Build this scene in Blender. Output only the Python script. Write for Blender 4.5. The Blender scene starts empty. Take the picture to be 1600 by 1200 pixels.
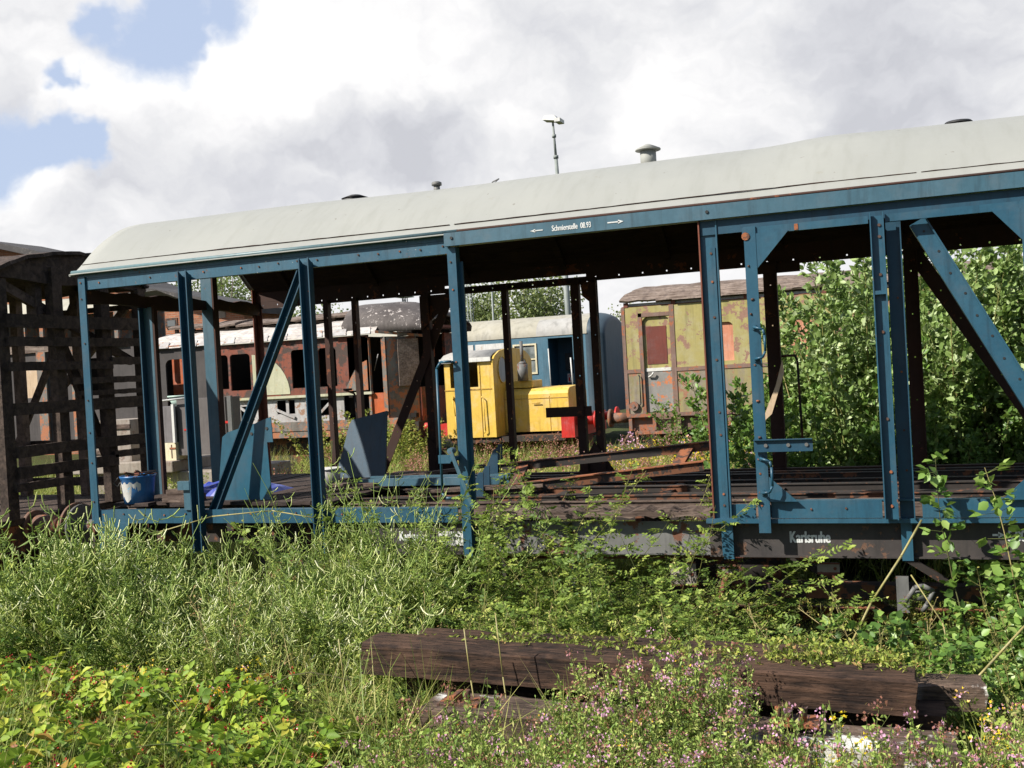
import bpy, math, random
import numpy as np
from mathutils import Vector, Matrix

random.seed(7)
RS = np.random.RandomState(11)
SC = bpy.context.scene
COL = SC.collection
R = math.radians

# ------------------------------------------------------------------ camera
cam_d = bpy.data.cameras.new("camera")
cam = bpy.data.objects.new("camera", cam_d)
COL.objects.link(cam)
SC.camera = cam
cam_d.sensor_width = 36.0
cam_d.lens = 36.0 * 1659.5 / 1600.0
cam_d.clip_start = 0.1
cam_d.clip_end = 5000
c_r = Vector((0.93428633, 0.35211922, -0.0558668))
c_u = Vector((0.04799952, 0.03104108, 0.99836491))
c_f = Vector((-0.35327764, 0.93544027, -0.0120997))
CAMP = Vector((6.9152, -7.5493, 1.1508))
m = Matrix(((c_r.x, c_u.x, -c_f.x, CAMP.x), (c_r.y, c_u.y, -c_f.y, CAMP.y),
            (c_r.z, c_u.z, -c_f.z, CAMP.z), (0, 0, 0, 1)))
cam.matrix_world = m

# ------------------------------------------------------------------ light
SUN_EL, SUN_AZ = 40.0, 45.0          # azimuth: degrees from -Y towards -X
sdir = Vector((-math.sin(R(SUN_AZ)) * math.cos(R(SUN_EL)), -math.cos(R(SUN_AZ)) * math.cos(R(SUN_EL)), math.sin(R(SUN_EL))))
sl = bpy.data.lights.new("sun", 'SUN')
sl.energy = 5.0
sl.angle = R(0.5)
sl.color = (1.0, 0.95, 0.87)
so = bpy.data.objects.new("sun", sl)
so.rotation_euler = sdir.to_track_quat('Z', 'Y').to_euler()
COL.objects.link(so)

SC.view_settings.view_transform = 'Standard'
SC.view_settings.look = 'None'
SC.view_settings.exposure = 0.74
SC.view_settings.gamma = 1.0
SC.cycles.max_bounces = 6
SC.cycles.diffuse_bounces = 3
SC.cycles.transmission_bounces = 3
SC.cycles.transparent_max_bounces = 6

# ------------------------------------------------------------------ world
W = bpy.data.worlds.new("World")
SC.world = W
W.use_nodes = True
nt = W.node_tree
for n in list(nt.nodes):
    nt.nodes.remove(n)


class NB:
    """small node builder"""
    def __init__(s, nt):
        s.nt = nt

    def n(s, t, **k):
        x = s.nt.nodes.new(t)
        for a, b in k.items():
            setattr(x, a, b)
        return x

    def set(s, sock, v):
        if isinstance(v, bpy.types.NodeSocket):
            s.nt.links.new(v, sock)
        elif v is not None:
            sock.default_value = v

    def m(s, op, a, b=None, c=None, clamp=False):
        x = s.n('ShaderNodeMath', operation=op, use_clamp=clamp)
        for i, v in enumerate((a, b, c)):
            if v is not None:
                s.set(x.inputs[i], v)
        return x.outputs[0]

    def vm(s, op, a, b=None, scale=None):
        x = s.n('ShaderNodeVectorMath', operation=op)
        s.set(x.inputs[0], a)
        if b is not None:
            s.set(x.inputs[1], b)
        if scale is not None:
            s.set(x.inputs[3], scale)
        return x.outputs['Value'] if op in ('DOT_PRODUCT', 'LENGTH') else x.outputs[0]

    def noise(s, vec, scale, detail=4, rough=0.55, out=0, dist=0.0):
        x = s.n('ShaderNodeTexNoise')
        if vec is not None:
            s.set(x.inputs['Vector'], vec)
        x.inputs['Scale'].default_value = scale
        x.inputs['Detail'].default_value = detail
        x.inputs['Roughness'].default_value = rough
        x.inputs['Distortion'].default_value = dist
        return x.outputs[out]

    def mr(s, v, a, b, c=0.0, d=1.0, smooth=True):
        x = s.n('ShaderNodeMapRange', interpolation_type='SMOOTHSTEP' if smooth else 'LINEAR')
        s.set(x.inputs[0], v)
        for i, q in enumerate((a, b, c, d)):
            s.set(x.inputs[i + 1], q)
        return x.outputs[0]

    def mix(s, f, a, b, blend='MIX'):
        x = s.n('ShaderNodeMix', data_type='RGBA', blend_type=blend)
        s.set(x.inputs[0], f)
        s.set(x.inputs[6], a)
        s.set(x.inputs[7], b)
        return x.outputs[2]

    def ramp(s, f, stops):
        x = s.n('ShaderNodeValToRGB')
        s.set(x.inputs[0], f)
        e = x.color_ramp.elements
        while len(e) < len(stops):
            e.new(0.5)
        for i, (p, c) in enumerate(stops):
            e[i].position = p
            e[i].color = (*c, 1)
        return x.outputs[0]


b = NB(nt)
sky = b.n('ShaderNodeTexSky', sky_type='NISHITA', sun_disc=False)
sky.sun_elevation = R(SUN_EL)
sky.sun_rotation = math.atan2(sdir.x, sdir.y)
sky.air_density = 1.0
sky.dust_density = 1.5
tc = b.n('ShaderNodeTexCoord')
d0 = tc.outputs['Generated']
w1 = b.noise(d0, 5.0, 5, 0.6, out=1)
w2 = b.noise(d0, 18.0, 4, 0.6, out=1)
dw = b.vm('ADD', d0, b.vm('SCALE', b.vm('SUBTRACT', w1, (0.5, 0.5, 0.5)), scale=0.13))
dw = b.vm('ADD', dw, b.vm('SCALE', b.vm('SUBTRACT', w2, (0.5, 0.5, 0.5)), scale=0.045))


def blobs(lst, vec):
    tot = None
    for (c, r, wt) in lst:
        v = b.vm('LENGTH', b.vm('SUBTRACT', vec, c))
        k = b.mr(v, r * 1.15, r * 0.2, 0.0, wt)
        tot = k if tot is None else b.m('ADD', tot, k)
    return tot


holes = blobs([((-.600, .752, .302), .058, 1.0), ((-.560, .774, .325), .050, .9), ((-.672, .712, .203), .036, .95), ((-.645, .735, .200), .026, .9), ((-.71, .68, .208), .06, .9),
               ((-.649, .714, .262), .02, 1.0), ((-.63, .735, .315), .035, .8), ((-.75, .6, .30), .08, .9), ((-.3, .80, .52), .2, .8),
               ((-.9, .1, .3), .3, .9), ((.7, .3, .6), .3, .8), ((.3, -.6, .6), .4, .8), ((-.4, -.7, .5), .4, .8)], dw)
sxyz = b.n('ShaderNodeSeparateXYZ')
b.set(sxyz.inputs[0], dw)
clear = b.mr(sxyz.outputs[1], .42, .18)                 # unseen sky behind the camera and overhead, set clear to lower the fill light
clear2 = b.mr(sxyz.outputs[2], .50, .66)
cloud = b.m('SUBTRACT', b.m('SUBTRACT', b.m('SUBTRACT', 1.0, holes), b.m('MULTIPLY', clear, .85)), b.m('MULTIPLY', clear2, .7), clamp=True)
thin = b.noise(d0, 7.0, 6, 0.6)
thin = b.noise(dw, 9.0, 8, 0.68)
cloud = b.mr(b.m('ADD', cloud, b.m('MULTIPLY', b.m('SUBTRACT', thin, .5), 1.1)), .18, .88)
greys = blobs([((-.515, .832, .200), .10, .60), ((-.44, .87, .215), .07, .35), ((-.404, .89, .208), .065, .8), ((-.008, .979, .205), .12, .8), ((-.06, .97, .235), .08, .35),
               ((-.675, .7, .226), .06, .55), ((-.655, .735, .160), .05, .6), ((-.27, .92, .285), .15, .25), ((-.60, .775, .20), .06, .5), ((-.56, .80, .215), .07, .4),
               ((.1, .95, .3), .2, .35), ((.2, .6, .7), .5, .7), ((-.1, .75, .60), .4, .5), ((-.15, .96, .195), .07, .3)], dw)
whites = blobs([((-.561, .784, .262), .09, .8), ((-.50, .81, .29), .08, .7), ((-.405, .863, .301), .08, .4), ((-.685, .706, .182), .05, .8), ((-.192, .955, .228), .08, .6),
                ((-.65, .73, .245), .05, .5), ((-.45, .86, .255), .05, .5), ((-.10, .97, .22), .05, .4), ((-.33, .915, .235), .06, .3)], dw)
sv = b.vm('MULTIPLY', dw, (1, 1, 1.8))
n1 = b.noise(sv, 6.5, 2, 0.5)
n2 = b.noise(sv, 17.0, 3, 0.5)
bil = b.m('ADD', b.m('MULTIPLY', b.m('ABSOLUTE', b.m('SUBTRACT', n1, .5)), 2.6), b.m('MULTIPLY', b.m('ABSOLUTE', b.m('SUBTRACT', n2, .5)), 1.3))
fb = b.noise(sv, 12.0, 8, 0.62)
shade = b.m('ADD', b.m('ADD', b.m('MULTIPLY', b.m('SUBTRACT', fb, 0.5), 1.1), b.m('MULTIPLY', b.m('SUBTRACT', .42, bil), .75)), b.m('SUBTRACT', b.m('MULTIPLY', greys, .8), whites))
ccol = b.ramp(b.m('ADD', b.m('MULTIPLY', shade, 0.68), 0.29, clamp=True),
              [(0.0, (6.5, 6.45, 6.35)), (0.28, (5.75, 5.72, 5.78)), (0.5, (5.05, 5.07, 5.2)), (0.75, (4.3, 4.35, 4.6)), (1.0, (3.7, 3.76, 4.05))])
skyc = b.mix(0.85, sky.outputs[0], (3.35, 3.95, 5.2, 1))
deep = b.mix(0.6, sky.outputs[0], (1.0, 1.4, 2.3, 1))  # darker blue for the unseen sky behind, holding the fill light down
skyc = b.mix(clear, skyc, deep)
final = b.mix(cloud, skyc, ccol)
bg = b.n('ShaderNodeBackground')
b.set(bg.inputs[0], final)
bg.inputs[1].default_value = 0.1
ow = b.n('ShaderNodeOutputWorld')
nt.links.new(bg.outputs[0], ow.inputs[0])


# ------------------------------------------------------------------ helpers
def tag(o, label=None, cat=None, group=None, kind=None):
    if label:
        o['label'] = label
    if cat:
        o['category'] = cat
    if group:
        o['group'] = group
    if kind:
        o['kind'] = kind
    return o


def wloc(o):
    v = Vector((0, 0, 0))
    while o is not None:
        v += Vector(o.location)
        o = o.parent
    return v


def thing(name, loc, label, cat, group=None):
    o = bpy.data.objects.new(name, None)
    o.empty_display_size = .3
    o.location = loc
    COL.objects.link(o)
    return tag(o, label, cat, group)


def copy_tree(o, parent=None):
    c = o.copy()
    COL.objects.link(c)
    if parent is not None:
        c.parent = parent
    for ch in list(o.children):
        copy_tree(ch, c)
    return c


def lk(me, name, parent=None):
    o = bpy.data.objects.new(name, me)
    COL.objects.link(o)
    if parent is not None:
        o.parent = parent
    return o


class MB:
    def __init__(s):
        s.v = []
        s.f = []
        s.mi = []
        s.slot = 0
        s.smooth = []

    def quad(s, *p, sm=False):
        i = len(s.v)
        s.v += [tuple(q) for q in p]
        s.f.append(tuple(range(i, i + len(p))))
        s.mi.append(s.slot)
        s.smooth.append(sm)
        return s

    def hexa(s, P):
        i = len(s.v)
        s.v += [tuple(q) for q in P]
        for f in ((0, 3, 2, 1), (4, 5, 6, 7), (0, 1, 5, 4), (1, 2, 6, 5), (2, 3, 7, 6), (3, 0, 4, 7)):
            s.f.append(tuple(i + k for k in f))
            s.mi.append(s.slot)
            s.smooth.append(False)
        return s

    def box(s, x0, x1, y0, y1, z0, z1):
        return s.hexa([(x0, y0, z0), (x1, y0, z0), (x1, y1, z0), (x0, y1, z0), (x0, y0, z1), (x1, y0, z1), (x1, y1, z1), (x0, y1, z1)])

    def bar(s, p, q, w, d, wdir=(1, 0, 0), o=(0, 0)):
        """box from p to q, w wide along wdir, d deep along the cross axis; o = offsets (w, d)"""
        p = Vector(p)
        q = Vector(q)
        a = (q - p).normalized()
        wv = Vector(wdir)
        wv = (wv - a * wv.dot(a)).normalized()
        dv = wv.cross(a).normalized()
        if abs(dv.y) > .3 and dv.y < 0:
            dv = -dv
        off = wv * o[0] + dv * o[1]
        A = [p + off + wv * sx * w / 2 + dv * sy * d / 2 for sx, sy in ((-1, -1), (1, -1), (1, 1), (-1, 1))]
        B = [x + (q - p) for x in A]
        return s.hexa(A + B)

    def chan(s, p, q, w, d, t=.012, wdir=(1, 0, 0), back=True):
        """U channel: flanges towards -y (back=True keeps web at the back)"""
        sg = 1 if back else -1
        s.bar(p, q, w, t, wdir, (0, sg * (d / 2 - t / 2)))
        for k in (-1, 1):
            s.bar(p, q, t, d - t, wdir, (k * (w / 2 - t / 2), -sg * t / 2))
        return s

    def cyl(s, p, q, r, n=12, r2=None, cap=True):
        p = Vector(p)
        q = Vector(q)
        if r2 is None:
            r2 = r
        a = (q - p).normalized()
        u = a.orthogonal().normalized()
        v = a.cross(u)
        i = len(s.v)
        for (c, rr) in ((p, r), (q, r2)):
            for k in range(n):
                t = 2 * math.pi * k / n
                s.v.append(tuple(c + (u * math.cos(t) + v * math.sin(t)) * rr))
        for k in range(n):
            s.f.append((i + k, i + (k + 1) % n, i + n + (k + 1) % n, i + n + k))
            s.mi.append(s.slot)
            s.smooth.append(True)
        if cap:
            s.f.append(tuple(i + k for k in reversed(range(n))))
            s.f.append(tuple(i + n + k for k in range(n)))
            s.mi += [s.slot] * 2
            s.smooth += [False] * 2
        return s

    def tube(s, pts, r, n=6):
        for a, c in zip(pts[:-1], pts[1:]):
            s.cyl(a, c, r, n)
        return s

    def loft(s, rings, closed=False, capends=False, sm=True):
        """rings: list of equal-length point lists"""
        i = len(s.v)
        n = len(rings[0])
        for r_ in rings:
            s.v += [tuple(p) for p in r_]
        for a in range(len(rings) - 1):
            for k in range(n if closed else n - 1):
                k2 = (k + 1) % n
                s.f.append((i + a * n + k, i + a * n + k2, i + (a + 1) * n + k2, i + (a + 1) * n + k))
                s.mi.append(s.slot)
                s.smooth.append(sm)
        if capends:
            for a, rev in ((0, True), (len(rings) - 1, False)):
                idx = [i + a * n + k for k in range(n)]
                s.f.append(tuple(reversed(idx)) if rev else tuple(idx))
                s.mi.append(s.slot)
                s.smooth.append(False)
        return s

    def poly(s, pts, ext):
        """flat polygon pts extruded by vector ext"""
        e = Vector(ext)
        A = [Vector(p) for p in pts]
        B = [p + e for p in A]
        n = len(A)
        i = len(s.v)
        s.v += [tuple(p) for p in A + B]
        s.f.append(tuple(i + k for k in range(n)))
        s.f.append(tuple(i + n + k for k in reversed(range(n))))
        for k in range(n):
            s.f.append((i + k, i + (k + 1) % n, i + n + (k + 1) % n, i + n + k)[::-1])
        s.mi += [s.slot] * (n + 2)
        s.smooth += [False] * (n + 2)
        return s

    def holed(s, p, q, w, t, wdir, sp=.25, h=.014, start=.1):
        """plate from p to q with a row of real bolt holes on its centre line"""
        p = Vector(p)
        q = Vector(q)
        L = (q - p).length
        a = (q - p) / L
        sw = (w - h) / 2
        for k in (-1, 1):
            s.bar(p, q, sw, t, wdir, (k * (h / 2 + sw / 2), 0))
        x = 0.0
        nx = start
        while nx < L - .05:
            s.bar(p + a * x, p + a * (nx - h / 2), h, t, wdir)
            x = nx + h / 2
            nx += sp
        s.bar(p + a * x, q, h, t, wdir)
        return s

    def build(s, name, mats, parent=None, bevel=0, fix=True):
        if not isinstance(mats, (list, tuple)):
            mats = [mats]
        off = wloc(parent) if parent is not None else Vector((0, 0, 0))
        me = bpy.data.meshes.new(name)
        me.from_pydata([(x - off.x, y - off.y, z - off.z) for x, y, z in s.v], [], s.f)
        for mm in mats:
            me.materials.append(mm)
        me.polygons.foreach_set('material_index', s.mi)
        me.polygons.foreach_set('use_smooth', s.smooth)
        if fix:
            import bmesh
            bm = bmesh.new()
            bm.from_mesh(me)
            bmesh.ops.recalc_face_normals(bm, faces=bm.faces)
            bm.to_mesh(me)
            bm.free()
        me.update()
        o = lk(me, name, parent)
        if bevel:
            md = o.modifiers.new('bevel', 'BEVEL')
            md.width = bevel
            md.segments = 2
            md.limit_method = 'ANGLE'
        return o


def dirv(az, el=0):
    return Vector((math.cos(az) * math.cos(el), math.sin(az) * math.cos(el), math.sin(el)))


# ------------------------------------------------------------------ materials
MATS = {}


def newmat(name):
    mt = bpy.data.materials.new(name)
    mt.use_nodes = True
    for n in list(mt.node_tree.nodes):
        mt.node_tree.nodes.remove(n)
    MATS[name] = mt
    return mt, NB(mt.node_tree)


def finish(mt, q, col, rough=.6, metal=0.0, bump=None, bstr=.3, bdist=.01, spec=.4):
    p = q.n('ShaderNodeBsdfPrincipled')
    q.set(p.inputs['Base Color'], col)
    q.set(p.inputs['Roughness'], rough)
    q.set(p.inputs['Metallic'], metal)
    p.inputs['Specular IOR Level'].default_value = spec
    if bump is not None:
        bp = q.n('ShaderNodeBump')
        bp.inputs['Strength'].default_value = bstr
        bp.inputs['Distance'].default_value = bdist
        q.set(bp.inputs['Height'], bump)
        q.set(p.inputs['Normal'], bp.outputs[0])
    o = q.n('ShaderNodeOutputMaterial')
    mt.node_tree.links.new(p.outputs[0], o.inputs[0])
    return mt


def worn(name, base, alt, rust=(.105, .045, .026), amt=.36, sc=1.0, rough=.5, vary=.5, chips=None, streak=False):
    """weathered paint: two paint tones in big patches, rust spots with hard edges, small chips"""
    base = tuple(v * .80 for v in base)
    alt = tuple(v * .80 for v in alt)
    mt, q = newmat(name)
    co = q.n('ShaderNodeTexCoord').outputs['Object']
    big = q.noise(co, 1.6 * sc, 5, .6)
    fine = q.noise(co, 24 * sc, 5, .65)
    if streak:
        st = q.noise(q.vm('MULTIPLY', co, (1, 1, .12)), 9 * sc, 4, .6)
        big = q.m('ADD', q.m('MULTIPLY', big, .5), q.m('MULTIPLY', st, .5))
    c = q.mix(q.mr(big, .5 - vary * .3, .5 + vary * .3), (*base, 1), (*alt, 1))
    c = q.mix(q.mr(fine, .35, .7, 0, .28), c, (*[v * .62 for v in base], 1))
    gm = (base[0] + base[1] + base[2]) / 3
    c = q.mix(q.mr(q.noise(co, 3.3 * sc, 6, .7), .46, .74, 0, .52), c, (*[v * .55 + gm * .75 for v in base], 1))
    drt = q.noise(q.vm('MULTIPLY', co, (1, 1, .10)), 15 * sc, 5, .65)
    c = q.mix(q.mr(drt, .48, .72, 0, .50), c, (*[v * .38 + .006 for v in base], 1))
    rs = q.m('ADD', q.noise(co, 7.5 * sc, 8, .72), q.m('MULTIPLY', q.m('SUBTRACT', q.noise(co, 1.3 * sc, 2, .5), .5), .30))
    rc = q.mix(q.noise(co, 40 * sc, 3, .6), (*rust, 1), (*[v * 1.6 for v in rust], 1))
    th = 1 - amt
    rm = q.mr(rs, th, th + .035)
    c = q.mix(rm, c, rc)
    if chips:
        vo = q.noise(co, 30 * sc, 2, .5)
        c = q.mix(q.mr(vo, .74, .76), c, (*chips, 1))
    ro = q.mix(rm, (rough,) * 3 + (1,), (.9, .9, .9, 1))
    return finish(mt, q, c, ro, 0, q.m('ADD', q.m('MULTIPLY', fine, .3), q.m('MULTIPLY', rm, -.5)), .35, .004)


def woodmat(name, dark, light, grain=(1, 14, 14), sc=1.0, patch=None, rough=.85, pth=.6):
    dark = tuple(v * .75 for v in dark)
    light = tuple(v * .78 for v in light)
    mt, q = newmat(name)
    co = q.n('ShaderNodeTexCoord').outputs['Object']
    g = q.noise(q.vm('MULTIPLY', co, grain), 3 * sc, 8, .65, dist=.6)
    bg_ = q.noise(co, 2.2 * sc, 4, .6)
    f = q.m('ADD', q.m('MULTIPLY', g, .65), q.m('MULTIPLY', bg_, .35))
    c = q.mix(q.mr(f, .36, .64), (*dark, 1), (*light, 1))
    c = q.mix(q.mr(q.noise(co, 5.5 * sc, 6, .7), .50, .66, 0, .6), c, (dark[0] * .9, dark[1] * .95, dark[2] * 1.15, 1))
    cr = q.noise(q.vm('MULTIPLY', co, [x * 2.2 for x in grain]), 5 * sc, 3, .7)
    c = q.mix(q.mr(cr, .62, .7, 0, .8), c, (dark[0] * .3, dark[1] * .3, dark[2] * .3, 1))
    if patch:
        pn = q.noise(co, 4.0 * sc, 6, .7)
        pn2 = q.noise(co, 1.1 * sc, 2, .5)
        c = q.mix(q.m('MULTIPLY', q.mr(pn, pth - .06, pth), q.mr(pn2, .5, .56)), c, (*patch, 1))
    return finish(mt, q, c, rough, 0, q.m('ADD', g, q.m('MULTIPLY', q.mr(cr, .6, .7), -1.0)), .8, .012, .25)


M = {}
M['blue'] = worn('blue_paint', (.020, .088, .142), (.032, .110, .166), amt=.315, sc=1.3, rough=.42, chips=None)
M['blue_chip'] = worn('blue_paint_chipped', (.026, .104, .162), (.042, .128, .190), amt=.345, sc=1.5, rough=.45, chips=(.55, .52, .45))
M['blue_dark'] = worn('dark_and_shaded_blue', (.012, .062, .106), (.018, .078, .126), amt=.32, sc=1.1, rough=.5)  # deeper blue, with the shade on channel posts and brace put into it
M['darkblue'] = worn('shade_darkened_blue', (.010, .048, .085), (.014, .058, .10), amt=.33, sc=1.1, rough=.5)  # blue darkened so the far panel carries its shade in the colour
M['blue_clean'] = worn('teal_panel_paint', (.010, .082, .130), (.014, .095, .15), amt=.25, sc=.8, rough=.38)
M['gutter'] = worn('gutter_paint', (.11, .195, .215), (.14, .225, .235), amt=.31, sc=1.0, rough=.45)
M['rail_blue'] = worn('pale_blue_beam', (.05, .125, .170), (.07, .15, .20), amt=.32, sc=1.3, rough=.45)
M['brownin'] = worn('inner_brown_primer', (.060, .022, .013), (.04, .018, .012), rust=(.12, .04, .018), amt=.4, rough=.8)
M['redbrown'] = worn('red_primer', (.22, .062, .032), (.17, .05, .03), rust=(.1, .03, .015), amt=.42, rough=.75)
M['steelgrey'] = worn('grey_steel', (.14, .14, .133), (.20, .195, .185), amt=.42, rough=.6)
M['solebar'] = worn('solebar_paint', (.045, .038, .036), (.075, .062, .056), rust=(.09, .05, .032), amt=.40, rough=.65)
M['darksteel'] = worn('dark_frame_steel', (.026, .021, .018), (.045, .034, .028), rust=(.11, .045, .022), amt=.47, rough=.8)
M['rust'] = worn('rusty_iron', (.13, .065, .042), (.085, .045, .032), rust=(.2, .07, .03), amt=.5, rough=.85)
M['rustbuf'] = worn('rusty_buffer', (.20, .11, .075), (.14, .075, .05), rust=(.2, .08, .04), amt=.45, rough=.7)
M['lining'] = woodmat('roof_lining', (.028, .016, .011), (.06, .035, .022), (1, 9, 1))
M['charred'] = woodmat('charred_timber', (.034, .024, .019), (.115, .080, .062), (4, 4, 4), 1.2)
M['charred_lit'] = woodmat('lit_charred_timber', (.08, .056, .044), (.21, .15, .12), (4, 4, 4), 1.2)  # lighter copy of the charred timber, sunlight put into its colour
M['sleeper'] = woodmat('creosoted_oak', (.014, .009, .007), (.118, .066, .042), (1.2, 16, 16), 1.0)
M['sleeper_w'] = woodmat('lime_stained_oak', (.04, .028, .020), (.22, .15, .11), (1.2, 22, 22), 1.0, patch=(.66, .64, .58), pth=.57)
M['plank'] = woodmat('weathered_plank', (.07, .046, .036), (.23, .17, .135), (1, 12, 12), 1.0)
M['plankgrey'] = woodmat('grey_roof_boards', (.12, .085, .065), (.33, .26, .215), (.35, 7, 7), 1.6)
M['floorboard'] = woodmat('floor_boards', (.035, .024, .02), (.10, .072, .06), (1, 12, 12), 1.0)
M['whiteboard'] = woodmat('white_roof_boards', (.42, .38, .34), (.80, .74, .68), (.4, 7, 7), 1.4)
M['canvas'] = worn('pale_roof_canvas', (.60, .57, .46), (.66, .62, .52), rust=(.3, .26, .2), amt=.33, rough=.8)
M['burntred'] = worn('burnt_red_side', (.27, .070, .034), (.15, .05, .034), rust=(.05, .034, .028), amt=.50, sc=.8, rough=.75, vary=.8)
M['orange'] = worn('orange_primer', (.62, .13, .025), (.42, .085, .02), rust=(.2, .05, .02), amt=.38, sc=.6, rough=.7)
M['creampatch'] = worn('cream_patch', (.50, .50, .33), (.56, .54, .38), rust=(.3, .2, .1), amt=.38, sc=.7, rough=.7)
M['burntgrey'] = worn('smoked_grey', (.24, .22, .19), (.12, .10, .085), rust=(.25, .10, .05), amt=.5, sc=.9, rough=.8, streak=True)
M['smoked'] = worn('smoked_panel', (.06, .052, .05), (.085, .073, .07), rust=(.1, .05, .03), amt=.35, sc=.6, rough=.8)
M['frame_white'] = worn('flaking_white_frame', (.52, .50, .48), (.36, .34, .33), rust=(.2, .12, .08), amt=.44, sc=1.0, rough=.8)
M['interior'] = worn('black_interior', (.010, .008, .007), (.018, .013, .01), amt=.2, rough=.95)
M['green'] = worn('yellow_green_side', (.43, .375, .125), (.36, .30, .11), rust=(.19, .11, .08), amt=.47, sc=.55, rough=.6, vary=.8)
M['green_low'] = worn('streaked_lower_side', (.34, .29, .12), (.23, .19, .18), rust=(.22, .105, .065), amt=.46, sc=.8, rough=.7, vary=.35, streak=True)
M['greygreen'] = worn('grey_door_lower', (.30, .29, .27), (.24, .22, .20), rust=(.34, .12, .05), amt=.45, sc=.8, rough=.6)
M['brownstrip'] = worn('brown_frame_strip', (.25, .155, .12), (.20, .12, .09), rust=(.22, .08, .04), amt=.45, sc=1.0, rough=.7)
M['maroon'] = worn('maroon_door_panel', (.20, .050, .035), (.16, .045, .032), rust=(.55, .45, .42), amt=.335, sc=1.4, rough=.45)
M['salmon'] = worn('salmon_curtain', (.66, .30, .18), (.60, .24, .14), amt=.25, rough=.7)
M['yellow'] = worn('yellow_paint', (.80, .53, .085), (.76, .49, .075), rust=(.38, .23, .06), amt=.315, sc=.8, rough=.5)
M['white'] = worn('white_paint', (.74, .73, .69), (.68, .67, .63), rust=(.35, .3, .25), amt=.35, sc=.8, rough=.6)
M['cream'] = worn('cream_paint', (.78, .70, .46), (.70, .62, .42), rust=(.3, .18, .1), amt=.38, sc=1.6, rough=.6)
M['red'] = worn('red_paint', (.62, .030, .022), (.50, .028, .02), rust=(.2, .03, .02), amt=.36, sc=1.2, rough=.42)
M['carblue'] = worn('car_blue', (.085, .19, .26), (.10, .21, .28), rust=(.12, .10, .09), amt=.32, sc=.5, rough=.45)
M['carblue2'] = worn('car_bright_blue', (.045, .18, .28), (.055, .20, .30), rust=(.12, .10, .09), amt=.32, sc=.5, rough=.5)
M['carroof'] = worn('car_roof_cream', (.44, .41, .32), (.39, .37, .30), rust=(.4, .32, .2), amt=.33, sc=.35, rough=.75)
M['carroof2'] = worn('car_roof_grey', (.40, .39, .36), (.45, .43, .40), rust=(.3, .28, .24), amt=.33, sc=.35, rough=.75)
M['boxgrey'] = worn('box_grey', (.17, .155, .16), (.19, .175, .18), rust=(.2, .14, .12), amt=.25, sc=.8, rough=.6)
M['boxdark'] = worn('box_dark_side', (.15, .13, .125), (.12, .105, .10), rust=(.3, .08, .06), amt=.30, sc=.7, rough=.7)
M['concrete'] = worn('old_concrete', (.30, .25, .20), (.38, .33, .28), rust=(.14, .10, .08), amt=.42, sc=.9, rough=.9)
M['palegreen'] = worn('pale_green_enamel', (.42, .58, .50), (.48, .62, .54), amt=.3, sc=1, rough=.5)
M['mast'] = worn('mast_grey', (.24, .27, .25), (.30, .33, .31), rust=(.2, .2, .18), amt=.35, rough=.55)
M['bucket'] = worn('blue_bucket_plastic', (.03, .14, .36), (.035, .16, .38), rust=(.05, .1, .2), amt=.28, sc=3, rough=.35)
M['label'] = worn('torn_paper_label', (.62, .60, .55), (.55, .53, .48), rust=(.15, .35, .5), amt=.40, sc=8, rough=.7)
M['tarp'] = worn('blue_tarpaulin', (.025, .05, .38), (.03, .07, .45), rust=(.03, .04, .2), amt=.3, sc=3, rough=.35)
M['tan'] = worn('tan_board', (.58, .42, .27), (.62, .46, .30), amt=.2, sc=2, rough=.7)
M['decal'] = worn('white_lettering', (.74, .75, .73), (.68, .70, .68), rust=(.3, .3, .3), amt=.35, sc=8, rough=.6)
M['slate'] = worn('slate_blue_end', (.050, .085, .115), (.06, .095, .12), amt=.3, sc=.6, rough=.6)
M['black'] = worn('black_marking', (.02, .02, .02), (.03, .03, .03), amt=.2, rough=.6)
M['greypot'] = worn('grey_plastic', (.30, .29, .28), (.34, .33, .31), amt=.25, sc=3, rough=.5)

# roof sheet: pale grey-green, soft stains and streaks of lichen
mt, q = newmat('roof_sheet')
co = q.n('ShaderNodeTexCoord').outputs['Object']
big = q.noise(co, .8, 5, .6)
st = q.noise(q.vm('MULTIPLY', co, (5, 1, 1)), 2.2, 5, .6)
fine = q.noise(co, 60, 3, .6)
c = q.mix(q.mr(big, .3, .7), (.258, .262, .240, 1), (.286, .288, .262, 1))
c = q.mix(q.mr(st, .45, .75, 0, .35), c, (.215, .218, .190, 1))
sp = q.noise(co, 16, 2, .5)
c = q.mix(q.mr(sp, .735, .76, 0, .5), c, (.12, .10, .08, 1))
sp2 = q.noise(co, 7, 6, .7)
c = q.mix(q.mr(sp2, .64, .70, 0, .25), c, (.22, .20, .15, 1))
M['roof'] = finish(mt, q, c, .62, 0, q.m('ADD', q.noise(co, 3.0, 3, .5), q.m('MULTIPLY', fine, .03)), .25, .02, .3)

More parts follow.
